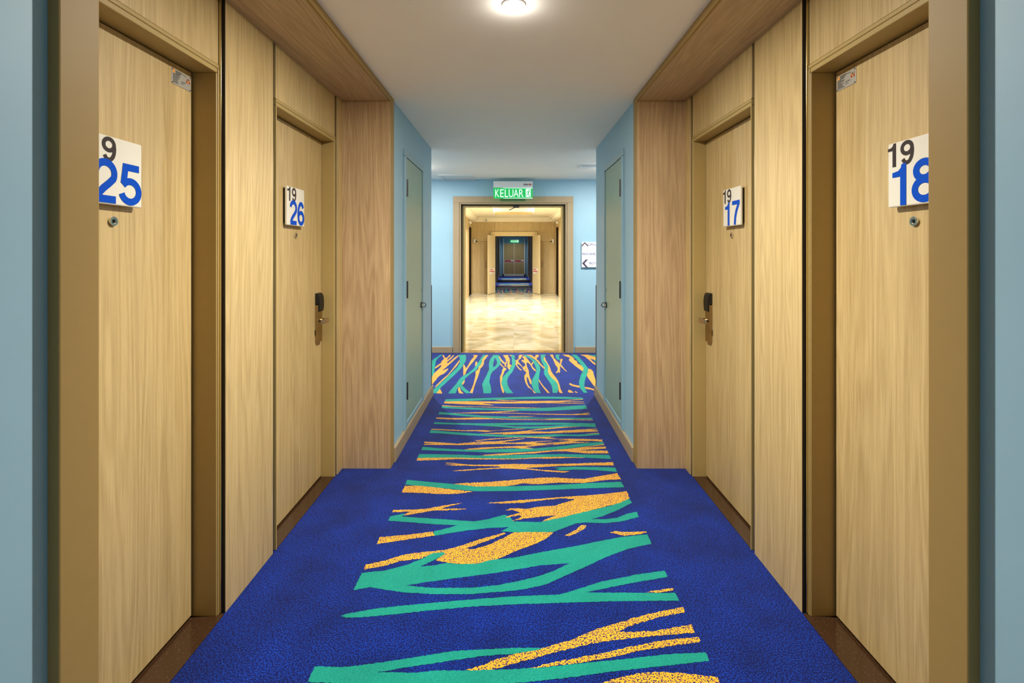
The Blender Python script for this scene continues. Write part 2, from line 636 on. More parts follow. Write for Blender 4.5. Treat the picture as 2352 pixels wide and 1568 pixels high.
# carpet figure: outlines measured on the floor plane  (layer, frame, points)
CROSS = [
    ('G', A, [(130,760),(180,650),(290,550),(370,470),(380,430),(350,430),(290,480),(210,520),(205,495),(270,440),(370,370),(390,320),(440,280),(440,250),(400,175),(440,165),(475,245),(510,240),(560,200),(580,165),(625,165),(600,210),(535,260),(530,305),(600,250),(690,165),(705,180),(640,260),(540,340),(520,350),(540,385),(600,340),(700,250),(800,180),(830,190),(720,290),(610,390),(540,450),(480,505),(420,550),(415,570),(480,540),(550,515),(555,535),(500,600),(440,650),(350,690),(290,740),(230,820),(130,940)]),
    ('G', A, [(850,290),(850,330),(790,430),(690,540),(560,690),(400,840),(300,940),(200,1010),(240,950),(420,780),(540,680),(640,560),(740,430),(810,340)]),
    ('G', A, [(340,1030),(405,1160),(245,1155)]),
    ('G', A, [(1530,170),(1585,170),(1530,250),(1480,310),(1470,400),(1430,470),(1380,520),(1355,620),(1310,760),(1260,880),(1220,1000),(1180,1150),(1110,1140),(1150,1050),(1200,930),(1230,820),(1260,690),(1260,590),(1330,530),(1335,460),(1390,430),(1420,350),(1430,270)]),
    ('G', A, [(1255,345),(1295,340),(1305,385),(1270,450),(1245,470)]),
    ('G', A, [(1195,170),(1310,170),(1300,210),(1250,270),(1190,350),(1120,430),(1060,510),(1015,590),(1000,660),(940,700),(945,600),(940,420),(965,415),(1000,480),(1010,515),(1060,450),(1100,370),(1150,290),(1220,210)]),
    ('G', A, [(985,800),(970,880),(925,945),(910,890),(950,840)]),
    ('G', A, [(850,990),(880,1090),(955,1160),(840,1155),(810,1090),(810,1010)]),
    ('G', A, [(1850,205),(1880,205),(1930,290),(1990,350),(2020,375),(2045,320),(2020,250),(1960,175),(2095,170),(2105,220),(2135,270),(2140,340),(2125,390),(2180,440),(2190,480),(2150,460),(2150,530),(2120,545),(2070,480),(2080,400),(2085,320),(2065,330),(2060,380),(2035,420),(2050,460),(2030,475),(2000,450),(2010,410),(1960,380),(1900,320)]),
    ('G', A, [(1900,370),(1930,420),(1985,475),(2055,530),(1995,590),(1985,640),(1950,720),(1940,800),(1920,880),(1945,980),(1990,1090),(1985,1155),(1950,1130),(1910,1010),(1890,860),(1885,720),(1930,640),(1945,550),(1980,500),(1890,420)]),
    ('G', A, [(2125,165),(2180,170),(2180,205)]),
    ('G', Bc, [(30,290),(70,310),(130,260),(120,200),(150,165),(230,165),(310,220),(370,290),(410,350),(450,400),(490,340),(510,370),(470,420),(490,480),(560,545),(575,595),(520,565),(470,510),(430,430),(380,370),(330,360),(330,440),(360,510),(385,570),(390,640),(410,740),(450,820),(460,860),(450,930),(420,900),(380,790),(350,730),(330,740),(345,880),(390,970),(450,1030),(500,1080),(570,1150),(520,1150),(480,1070),(370,1000),(310,900),(275,780),(275,700),(320,640),(320,610),(240,540),(235,500),(150,420),(100,400),(80,420),(150,510),(210,555),(195,570),(140,540),(60,440),(45,390),(60,340)]),
    ('N', Bc, [(130,290),(180,265),(200,210),(250,250),(270,310),(205,290),(200,320),(240,350),(290,390),(300,430),(270,460),(240,485),(190,430),(140,370),(112,330)]),
    ('N', Bc, [(190,190),(235,180),(260,195),(245,215),(210,210)]),
    ('N', Bc, [(280,530),(310,530),(330,550),(300,555)]),
    ('G', Bc, [(330,165),(450,165),(540,230),(570,165),(640,165),(650,190),(580,270),(640,320),(690,390),(740,440),(800,490),(790,530),(740,490),(650,400),(600,330),(520,270),(400,200)]),
    ('G', Bc, [(790,220),(810,240),(820,290),(870,370),(930,480),(960,580),(1010,660),(1080,740),(1140,840),(1180,940),(1200,1040),(1260,1145),(1190,1145),(1150,1090),(1150,990),(1110,880),(1000,780),(910,680),(880,600),(890,480),(850,390),(780,310),(765,250)]),
    ('G', Bc, [(650,790),(700,880),(770,970),(850,1060),(930,1145),(870,1145),(800,1060),(720,950),(645,840)]),
    ('G', Bc, [(925,160),(1010,160),(1030,240),(1100,310),(1190,400),(1195,290),(1220,265),(1260,275),(1240,330),(1215,410),(1260,470),(1320,540),(1380,600),(1330,580),(1260,510),(1190,450),(1190,620),(1170,630),(1150,595),(1110,640),(1085,625),(1130,560),(1130,500),(1070,420),(1040,350),(1010,270)]),
    ('G', Bc, [(1245,160),(1410,160),(1500,210),(1550,260),(1560,300),(1620,320),(1650,390),(1740,440),(1800,510),(1770,590),(1690,530),(1580,450),(1490,370),(1420,310),(1420,280),(1450,240),(1330,200)]),
    ('G', Bc, [(1920,520),(1990,540),(2040,590),(2060,680),(2110,820),(2140,890),(2140,1050),(2090,1010),(2000,880),(1880,710),(1900,620)]),
    ('G', Bc, [(1700,160),(1900,160),(2135,230),(2400,300),(2300,330),(2135,310),(2030,280),(1960,260),(2030,330),(2140,410),(2300,500),(2140,450),(2040,390),(1940,300),(1830,210)]),
    ('G', Bc, [(1430,890),(1470,900),(1530,930),(1690,960),(1700,1010),(1560,980),(1480,960),(1430,920)]),
    ('G', Bc, [(1820,990),(1960,1010),(2110,1065),(2110,1095),(1990,1060),(1830,1030)]),
    ('G', Bc, [(1400,1080),(1430,1065),(1480,1080),(1545,1140),(1430,1140),(1395,1110)]),
    ('G', Bc, [(1570,1100),(1600,1105),(1655,1140),(1600,1140),(1570,1120)]),
    ('T', A, [(60,400),(130,320),(200,260),(290,210),(345,165),(410,165),(300,240),(245,310),(225,400),(215,480),(195,600),(190,640),(160,700),(130,740),(70,800)]),
    ('T', A, [(810,165),(990,165),(1010,190),(1015,260),(1000,330),(920,460),(860,540),(740,660),(600,790),(480,900),(380,990),(250,1150),(165,1155),(165,1060),(300,950),(430,830),(540,720),(650,620),(790,480),(850,380),(860,300),(845,230)]),
    ('T', A, [(1450,165),(1530,170),(1450,240),(1420,300),(1400,400),(1330,490),(1270,555),(1150,640),(1000,760),(960,830),(910,890),(920,960),(1000,1040),(1140,1150),(1010,1155),(900,1060),(850,980),(800,1010),(770,1080),(745,1155),(555,1160),(600,1090),(700,980),(770,900),(840,790),(920,720),(1060,640),(1180,550),(1260,460),(1330,360),(1390,260)]),
    ('T', A, [(1715,170),(1880,170),(1850,200),(1890,290),(1900,370),(1880,430),(1800,510),(1680,610),(1640,700),(1610,860),(1650,980),(1665,1080),(1650,1155),(1460,1155),(1450,1050),(1425,920),(1480,810),(1540,690),(1610,530),(1600,440),(1610,340),(1640,270)]),
    ('N', A, [(1755,235),(1800,310),(1815,370),(1780,440),(1720,490),(1705,470),(1715,380),(1735,300)]),
    ('T', A, [(2180,165),(2250,175),(2270,210),(2250,250),(2285,310),(2285,400),(2260,490),(2200,610),(2120,700),(2085,770),(2070,850),(2085,940),(2140,1050),(2235,1155),(2035,1150),(1980,1060),(1935,960),(1925,870),(1950,750),(2010,680),(2100,590),(2170,490),(2200,390),(2190,250),(2180,210)]),
    ('T', Bc, [(240,165),(330,165),(380,200),(470,260),(570,320),(640,400),(680,480),(685,560),(660,650),(645,780),(635,930),(650,1050),(700,1145),(560,1145),(510,1060),(465,960),(460,900),(480,790),(540,690),(575,610),(580,540),(550,440),(510,360),(440,280),(360,230),(290,200)]),
    ('T', Bc, [(695,160),(825,160),(790,220),(770,260),(790,320),(850,380),(890,470),(880,580),(900,660),(980,760),(1080,840),(1130,930),(1150,1000),(1120,1145),(1000,1145),(990,1000),(940,890),(850,770),(790,680),(775,580),(800,500),(770,430),(720,350),(695,250)]),
    ('T', Bc, [(1080,160),(1195,160),(1160,200),(1165,250),(1200,270),(1170,295),(1130,290),(1085,240)]),
    ('T', Bc, [(1475,160),(1610,160),(1700,250),(1800,360),(1870,450),(1920,520),(1910,600),(1870,700),(1830,820),(1815,940),(1830,1030),(1895,1140),(1800,1140),(1720,1040),(1685,950),(1680,850),(1720,700),(1770,600),(1800,520),(1720,410),(1610,280)]),
    ('T', Bc, [(1890,155),(2140,180),(2400,220),(2300,240),(2140,210),(2050,200)]),
]
HALL = [
    ('T', Cc, [(490,300),(1040,285),(1700,262),(2250,245),(3010,232),(3640,240),(4010,258),(4025,295),(3640,290),(3000,285),(2240,300),(1700,315),(1000,345),(465,352)]),
    ('G', Cc, [(460,355),(1040,350),(1700,355),(2240,365),(2500,340),(2800,345),(3100,340),(3400,340),(3700,315),(4020,295),(4025,308),(3700,330),(3470,350),(4050,362),(4055,375),(3600,372),(3200,390),(4070,405),(4065,415),(3500,410),(3000,395),(2600,410),(2500,405),(3000,440),(3500,460),(3850,470),(3800,482),(3300,470),(2800,455),(2440,430),(2240,425),(1900,410),(1400,400),(1740,448),(1650,455),(1300,440),(900,425),(435,402)]),
    ('G', Cc, [(1740,320),(1900,315),(2240,330),(2500,350),(2240,345),(1950,335)]),
    ('G', Cc, [(400,455),(900,480),(1500,490),(1900,505),(2500,510),(3000,520),(2500,530),(1900,520),(1300,497),(900,497),(395,475)]),
    ('T', Cc, [(395,470),(700,500),(1300,525),(1800,540),(2240,540),(2700,535),(3300,505),(3700,475),(4095,450),(4130,545),(3600,575),(3100,600),(2240,590),(1700,580),(1100,560),(375,525)]),
    ('G', Cc, [(600,655),(1000,645),(1400,630),(1700,625),(2200,590),(2400,598),(1750,640),(2240,650),(2700,670),(3200,675),(3700,685),(3950,670),(4180,640),(4190,655),(4060,675),(4205,685),(4200,698),(3900,705),(3500,700),(2900,690),(2240,665),(1650,660),(1000,660)]),
    ('G', Cc, [(255,768),(800,785),(1300,765),(1900,800),(2300,810),(3000,820),(3300,800),(3700,815),(4270,828),(4280,842),(3600,830),(2900,832),(2240,828),(1700,812),(1100,820),(600,820),(240,800)]),
    ('G', Cc, [(2080,740),(2400,735),(2870,740),(2600,750),(2150,750)]),
    ('T', Cc, [(325,628),(600,650),(1000,690),(1500,725),(2240,755),(3000,780),(4250,778),(4275,818),(3500,805),(2240,795),(1700,785),(1100,745),(600,700),(300,688)]),
    ('T', Cc, [(200,890),(700,910),(1400,920),(1800,915),(2240,905),(2800,900),(3500,905),(4325,920),(4360,1020),(4000,1000),(3600,1005),(3200,1040),(2700,1055),(2240,1040),(1800,1005),(1200,965),(180,935)]),
    ('N', Cc, [(1900,960),(2240,965),(2900,960),(3700,948),(3200,985),(2700,1000),(2240,995)]),
    ('G', Cc, [(120,1060),(500,1075),(1000,1100),(1300,1090),(1500,1095),(1700,1110),(2000,1080),(2400,1055),(2560,1055),(2240,1080),(1800,1105),(1500,1140),(1300,1120),(800,1115),(110,1082)]),
    ('G', Cc, [(1380,1190),(1800,1160),(2240,1140),(2560,1110),(2900,1060),(3500,1010),(4070,1000),(3700,1020),(3200,1060),(2750,1100),(2640,1120),(3150,1135),(3400,1110),(4100,1070),(4380,1055),(4385,1070),(4180,1085),(4390,1095),(4410,1130),(3900,1150),(3300,1170),(2700,1180),(2240,1200),(1900,1210),(2000,1185),(1500,1190)]),
    ('G', Cc, [(4080,1195),(4430,1160),(4430,1172),(4200,1195)]),
    ('T', Cc, [(100,1095),(700,1145),(1200,1180),(1700,1205),(2240,1225),(2800,1230),(3300,1200),(3900,1210),(4430,1175),(4455,1215),(4000,1250),(3500,1245),(3000,1265),(2240,1280),(1500,1245),(900,1220),(400,1180),(70,1165)]),
    ('G', E, [(330,225),(700,245),(1050,270),(1400,235),(1600,225),(1900,220),(2258,180),(2500,150),(2480,165),(2258,205),(1960,240),(2258,250),(2650,225),(3000,210),(3130,212),(2800,235),(2700,250),(2950,260),(3250,235),(3500,205),(3220,200),(3300,190),(3450,185),(3000,165),(2500,135),(2258,145),(1800,180),(1420,215),(1440,200),(1750,165),(2258,135),(2600,125),(3150,125),(3000,140),(3200,165),(3700,165),(4170,180),(4180,225),(3900,210),(3650,210),(3520,230),(3900,240),(3800,250),(3500,265),(3200,290),(2800,310),(2500,345),(2740,378),(2650,382),(2400,375),(2258,360),(1900,370),(1400,400),(1180,400),(1300,378),(1600,352),(2258,325),(2500,315),(2700,300),(2500,285),(2258,275),(1900,275),(1500,290),(1050,302),(600,298),(310,295),(330,275),(580,280),(330,255)]),
    ('N', E, [(1410,255),(1580,245),(1500,270)]),
    ('N', E, [(2950,285),(3170,260),(3100,285),(2960,300)]),
    ('T', E, [(290,338),(700,375),(1200,400),(1600,395),(2258,380),(2700,375),(3000,350),(3400,310),(3800,260),(4185,230),(4210,280),(3800,325),(3300,390),(2900,420),(2258,455),(1700,460),(1200,440),(260,408)]),
    ('G', E, [(1510,520),(1900,490),(2258,468),(2700,445),(3100,410),(3400,385),(3700,350),(4210,280),(4225,298),(3800,345),(4240,335),(4255,375),(3800,405),(3600,420),(4280,420),(4310,480),(3800,480),(3500,450),(3380,435),(3100,440),(2700,480),(2258,505),(2000,530),(1800,535)]),
    ('G', E, [(180,580),(700,565),(1300,575),(1700,590),(2258,595),(2700,570),(3000,555),(3300,555),(3850,575),(3500,580),(3000,595),(2700,590),(2258,610),(1700,612),(1000,605),(600,625),(150,638)]),
    ('T', E, [(215,495),(700,500),(1100,508),(1600,530),(2258,515),(2700,505),(3300,495),(4325,515),(4360,602),(3900,578),(3300,550),(2900,560),(2258,595),(1700,590),(1000,570),(180,580)]),
    ('G', E, [(780,680),(900,685),(1100,705),(1300,725),(1800,725),(2258,708),(2800,715),(3400,705),(4400,670),(4425,738),(3800,740),(3200,755),(2700,785),(2500,800),(2900,840),(3300,862),(3470,868),(3350,895),(3000,875),(2600,830),(2258,815),(2000,805),(1500,835),(1100,860),(930,862),(1050,845),(1500,810),(1900,790),(2010,778),(1900,760),(1500,755),(1000,745),(770,725),(900,720),(1080,715),(800,695)]),
    ('T', E, [(3120,785),(3500,770),(4000,775),(4450,785),(4490,880),(4000,840),(3600,830),(3300,848),(3160,830),(3250,805)]),
    ('G', G, [(1490,188),(1700,170),(2000,158),(2352,130),(2700,100),(2900,95),(3100,110),(3300,115),(3500,80),(3750,38),(3800,122),(3600,130),(3300,170),(3100,170),(2980,165),(2700,185),(2600,185),(2480,175),(2352,200),(2150,222),(1800,225),(1650,200)]),
    ('G', G, [(880,212),(1050,205),(1300,230),(1500,255),(1810,288),(1600,315),(1350,322),(1100,305),(840,297)]),
    ('T', G, [(915,128),(1300,165),(1600,190),(1850,220),(2352,213),(2900,200),(3400,170),(3800,155),(3845,228),(3400,240),(2800,265),(2352,280),(1850,283),(1500,250),(1200,220),(885,193)]),
    ('G', G, [(720,535),(1000,530),(1200,515),(1400,475),(1660,440),(1560,465),(1360,518),(1720,518),(1600,535),(1250,545),(1000,590),(870,610),(870,590),(960,560),(710,565)]),
    ('T', G, [(685,620),(870,585),(880,600),(840,625),(1300,655),(1600,675),(1830,690),(2000,660),(2230,600),(2290,620),(2352,690),(2700,700),(2900,650),(3100,600),(3400,540),(3650,480),(3910,385),(3950,438),(3750,540),(3550,620),(3400,660),(3600,660),(3750,640),(3900,580),(4015,560),(4040,630),(3800,690),(3600,712),(3300,705),(3180,720),(3000,790),(2890,830),(2700,843),(2500,840),(2180,825),(2290,765),(2000,780),(1700,815),(1270,885),(1270,825),(1420,790),(1600,740),(1300,730),(1000,705),(655,680)]),
    ('G', G, [(1980,440),(2352,410),(2700,385),(3000,360),(3400,335),(3700,305),(3880,280),(3915,380),(3780,440),(3400,540),(3200,585),(2960,645),(2740,690),(2780,660),(2930,605),(2700,630),(2500,650),(2330,682),(2400,655),(2460,630),(2430,605),(2240,640),(2300,605),(2445,575),(2400,555),(2340,535),(2240,543),(2300,515),(2420,512),(2530,520),(2700,490),(2900,478),(3020,440),(3190,390),(3000,378),(2700,410),(2450,440),(2200,450)]),
    ('G', G, [(545,900),(900,870),(1260,828),(1280,880),(900,935),(500,995)]),
    ('G', G, [(350,1275),(600,1220),(900,1130),(1200,1095),(1420,1075),(1650,1015),(1900,930),(2220,840),(2245,855),(2000,950),(1760,1035),(1700,1055),(1800,1065),(2000,1010),(2200,920),(2352,840),(2500,835),(2890,835),(2800,920),(2600,1010),(2352,1100),(2130,1200),(1900,1265),(1700,1270),(1500,1250),(1300,1215),(1420,1120),(1250,1130),(1100,1190),(800,1230),(600,1290),(330,1340)]),
    ('T', G, [(300,1385),(600,1355),(900,1280),(1100,1200),(1250,1120),(1400,1105),(1430,1130),(1300,1200),(1090,1300),(1300,1280),(1450,1250),(1600,1265),(1850,1262),(2050,1210),(2352,1180),(2700,1110),(3200,1020),(3800,900),(4155,865),(4215,990),(3900,1060),(3600,1170),(3350,1290),(3050,1420),(2789,1540),(2540,1597),(2352,1625),(1787,1672),(1287,1672),(850,1647),(600,1609),(412,1578),(187,1618)]),
    ('N', G, [(900,1553),(1200,1505),(1537,1459),(2000,1400),(2352,1345),(2700,1285),(3110,1252),(2900,1355),(2650,1440),(2352,1510),(2100,1555),(1787,1586),(1287,1588),(1050,1570)]),
    ('G', G, [(3040,880),(3200,800),(3260,740),(3330,745),(3310,785),(3200,845),(3100,890)]),
    ('G', G, [(3650,840),(3710,820),(3850,835),(4140,825),(4150,838),(4000,870),(3850,885),(3760,865)]),
    ('T', I, [(480,500),(560,475),(900,415),(1500,355),(2000,315),(2352,290),(2600,280),(2850,270),(3000,225),(3300,130),(3700,50),(3980,12),(4015,78),(3600,150),(3300,210),(3140,245),(3300,248),(4100,253),(4138,335),(3500,340),(3000,355),(2352,375),(1900,400),(1400,445),(1000,490),(700,515),(540,522)]),
    ('G', I, [(3770,245),(3900,225),(4060,200),(4085,210),(4060,230),(3900,250)]),
    ('G', I, [(1830,1085),(2000,1035),(2200,960),(2352,915),(2680,845),(3000,750),(3250,640),(3500,570),(3800,480),(4180,405),(4200,460),(3900,520),(3600,610),(3490,670),(3600,675),(3900,660),(4270,590),(4310,680),(4000,705),(3700,730),(3400,765),(3100,820),(2800,895),(2600,950),(2352,1015),(2200,1060),(2100,1090),(1900,1090)]),
    ('G', I, [(2510,1070),(2700,1020),(3000,960),(3300,905),(3600,835),(4000,760),(4350,730),(4365,780),(4000,830),(3700,880),(3400,950),(3100,1000),(2800,1040),(2550,1075)]),
    ('T', I, [(200,1045),(550,1052),(900,1005),(1300,945),(1700,880),(2352,845),(2670,845),(2600,870),(2352,910),(2000,935),(1700,980),(1300,1040),(880,1108),(1300,1115),(1500,1090),(1900,1090),(2352,1075),(2700,1055),(3100,1010),(3600,960),(4000,915),(4425,895),(4465,985),(4000,1040),(3500,1090),(3000,1160),(2500,1215),(2352,1225),(1900,1240),(1000,1250),(125,1215)]),
    ('G', I, [(3200,1270),(3400,1190),(3700,1120),(3950,1105),(4200,1120),(4550,1160),(4580,1250),(4500,1330),(4000,1400),(3500,1380)]),
]


def floor_pt(fr, p):
    u, v = fr[0] + p[0] / fr[2], fr[1] + p[1] / fr[2]
    d = F * H / (v - VY)
    return ((u - VX) * d / F, d)


def roughen(pts, step, amp):
    """tuft-by-tuft edge of a carpet motif"""
    out = []
    n = len(pts)
    for i in range(n):
        a, c = pts[i], pts[(i + 1) % n]
        ln = math.hypot(c[0] - a[0], c[1] - a[1])
        k = max(1, int(ln / step))
        for j in range(k):
            t = j / k
            q = amp if 0 < j else 0.0
            out.append((a[0] + (c[0] - a[0]) * t + random.uniform(-q, q), a[1] + (c[1] - a[1]) * t + random.uniform(-q, q)))
    return out


class Motifs:
    def __init__(self):
        self.m = {k: MB() for k in 'GTN'}
        self.z = 0.0002

    def add(self, lay, pts):
        self.z += 0.000004
        tris = tessellate_polygon([[Vector((p[0], p[1], 0)) for p in pts]])
        mb = self.m[lay]
        vs = [mb.bm.verts.new((p[0], p[1], self.z)) for p in pts]
        for t in tris:
            try:
                f = mb.bm.faces.new([vs[i] for i in t])
                f.normal_update()
                if f.normal.z < 0:
                    f.normal_flip()
            except ValueError:
                pass

    def build(self, parent):
        self.m['G'].build('gold_motif', 'carpet_gold', parent, recalc=False, label='gold flecked reed shapes woven in the carpet', kind='stuff')
        self.m['T'].build('teal_motif', 'carpet_teal', parent, recalc=False, label='teal reed shapes woven in the carpet', kind='stuff')
        self.m['N'].build('navy_motif', 'carpet_navy', parent, recalc=False, label='navy gaps between the reed shapes', kind='stuff')


cross_w = [(l, [floor_pt(fr, p) for p in pts]) for l, fr, pts in CROSS]
hall_w = [(l, [floor_pt(fr, p) for p in pts]) for l, fr, pts in HALL]
mo = Motifs()
for sh in (-2.12, 2.12):
    for l, pts in cross_w:
        q = [(x + sh, y) for x, y in pts]
        if (max(p[0] for p in q) < -1.0 or min(p[0] for p in q) > 1.0):
            mo.add(l, q)
for l, pts in cross_w:
    mo.add(l, roughen(pts, 0.012, 0.0014))
for l, pts in hall_w:
    d = min(p[1] for p in pts)
    mo.add(l, roughen(pts, 0.007, 0.0016 if l != 'G' else 0.0026))
for sh in (-1.66, -3.3, -4.9):
    for l, pts in hall_w:
        if 1.75 < min(p[1] for p in pts) < 3.1:
            q = [(x, y + sh) for x, y in pts]
            if max(p[1] for p in q) < 1.54:
                mo.add(l, q)
mo.build(floor)
mo = Motifs()
for l, pts in cross_w:
    mo.add(l, [(x, MIR - y) for x, y in pts])
for sh in (0, PER):
    for l, pts in hall_w:
        mo.add(l, [(x, MIR - y + sh) for x, y in pts])
mo.build(floor_far)

# ---------------------------------------------------------------- ceiling and shell
cl = MB()
cl.box(-1.4, 1.4, DBACK, DC, CEIL, CEIL + 0.1)
cl.box(-DEND_CROSS, DEND_CROSS, DC, DF + 0.1, CEIL, CEIL + 0.1)
ceiling = cl.build('ceiling', 'ceiling_paint', None, label='smooth off-white plaster ceiling of the near corridor', cat='ceiling', kind='structure')
cl = MB()
cl.box(-1.4, 1.4, MIR - DC, DEND + 0.3, CEIL, CEIL + 0.1)
cl.box(-DEND_CROSS, DEND_CROSS, DL + 0.2, MIR - DC, CEIL, CEIL + 0.1)
cl.build('ceiling', 'ceiling_paint', None, label='dim plaster ceiling of the corridor beyond the lift lobby', cat='ceiling', kind='structure')

SIDE = {-1: 'left', 1: 'right'}
wall_root = {}
for s in (-1, 1):
    wall_root[s] = empty('wall_' + SIDE[s], (s * 1.0, 2.0, 0), SIDE[s] + '-hand corridor wall, pale blue paint with an oak-panelled door alcove', 'wall', 'structure')
far_root = {}
for s in (-1, 1):
    far_root[s] = empty('far_corridor_wall_' + SIDE[s], (s * 1.0, 21.0, 0), SIDE[s] + '-hand wall of the dim corridor seen through the open lobby doors', 'wall', 'structure')

DOORN = [0]


def room_door(s, ym, o0, o1, xf, xd, latch_far, detail, gap, label):
    """one bedroom door: steel frame, oak leaf, granite threshold, lock, viewer. o0..o1 opening, xf frame face, xd leaf face"""
    DOORN[0] += 1
    y = ym
    dr = empty('door_%d' % DOORN[0], (s * xd, (y(o0) + y(o1)) / 2, 0), label, 'door', 'structure')
    fr = MB()
    lip = 0.011
    for (a, c) in ((o0 - lip, o0), (o1 + gap, o1 + gap + lip)):
        fr.box(s * xf, s * 1.30, y(a), y(c), 0, 2.108)
    fr.box(s * xf, s * 1.30, y(o0 - lip), y(o1 + gap + lip), 2.108, 2.14)
    fo = fr.build('door_frame', 'frame_paint', dr, bevel=0.003)
    # slim raised bead round the front edge of the frame
    bd = MB()
    bd.box(s * (xf - 0.004), s * (xf + 0.004), y(o1 + gap + 0.004), y(o1 + gap + lip), 0, 2.126)
    bd.box(s * (xf - 0.004), s * (xf + 0.004), y(o0 - lip), y(o0 - 0.004), 0, 2.126)
    bd.box(s * (xf - 0.004), s * (xf + 0.004), y(o0 - lip), y(o1 + gap + lip), 2.126, 2.14)
    bd.build('frame_bead', 'frame_paint', dr, bevel=0.002)
    B('door_leaf', 'oak', dr, s * xd, s * (xd + 0.044), y(o0 + 0.004), y(o1), 0.014, 2.102, bevel=0.0015)
    sl = MB()
    sl.box(s * (xd + 0.012), s * 1.30, y(o1 - 0.002), y(o1 + gap + 0.002), 0, 2.108)
    sl.box(s * (xd + 0.012), s * 1.30, y(o0 - 0.002), y(o0 + 0.008), 0, 2.108)
    sl.box(s * (xd + 0.03), s * 1.30, y(o0), y(o1), 0.0, 0.016)
    sl.box(s * (xd + 0.02), s * 1.30, y(o0), y(o1), 2.098, 2.109)
    sl.build('door_seal', 'black', dr)
    B('threshold', 'granite', dr, s * 1.128, s * 1.30, y(o0 - 0.01), y(o1 + gap + 0.01), -0.04, 0.003)
    # card lock
    lk = (o1 - 0.097, o1 - 0.034) if latch_far else (o0 + 0.034, o0 + 0.097)
    sgn = -1 if latch_far else 1          # lever points away from the latch edge
    pl = B('lock_plate', 'satin_metal', dr, s * xd, s * (xd - 0.019), y(lk[0]), y(lk[1]), 0.862, 1.09, bevel=0.002, label='slim bronze door lock body')
    if detail:
        mb = MB()
        zs = [(1.048, 0.020), (1.052, 0.026), (1.075, 0.029), (1.11, 0.030), (1.14, 0.027), (1.155, 0.022), (1.162, 0.014)]
        mb.prism([(s * (xd - 0.0), y(lk[0] - 0.001), 1.095)] + [(s * (xd - 0.0), y(lk[0] - 0.001), 1.162)] + [(s * (xd - d), y(lk[0] - 0.001), z) for z, d in reversed(zs)] + [(s * (xd - 0.0195), y(lk[0] - 0.001), 1.095)], (0, (lk[1] - lk[0] + 0.002) * (1 if y(1) > y(0) else -1), 0))
        mb.build('card_reader', 'black', pl, bevel=0.002, label='black key card reader')
        lc = (lk[0] + lk[1]) / 2
        lv = MB()
        lv.tube((s * (xd - 0.019), y(lc), 0.995), (s * (xd - 0.062), y(lc), 0.995), 0.0125, 0.0125, 20)
        x1, x2 = xd - 0.055, xd - 0.073
        e = lc + sgn * 0.085
        lv.prism([(s * x1, y(lc - sgn * 0.012), 0.981), (s * x2, y(lc - sgn * 0.004), 0.981), (s * x2, y(lc + sgn * 0.02), 0.981), (s * (x2 + 0.008), y(e), 0.981), (s * (x1 - 0.001), y(e), 0.981), (s * x1, y(lc + sgn * 0.02), 0.981)], (0, 0, 0.028))
        lv.build('lever', 'lever_metal', pl, bevel=0.003, smooth=True, label='satin lever handle')
        vz, vy = 1.507, (o0 + o1) / 2 + 0.004
        vw = MB()
        vw.ring((s * xd, y(vy), vz), (-s, 0, 0), 0.008, 0.0145, 0.007, 28)
        vw.tube((s * xd, y(vy), vz), (s * (xd - 0.0045), y(vy), vz), 0.0082, 0.0082, 20)
        vo = vw.build('door_viewer', 'chrome', dr, smooth=True, label='chrome peephole ring')
        MB().tube((s * (xd - 0.0046), y(vy), vz), (s * (xd - 0.0052), y(vy), vz), 0.006, 0.005, 16).build('lens', 'dark_glass', vo)
    return dr


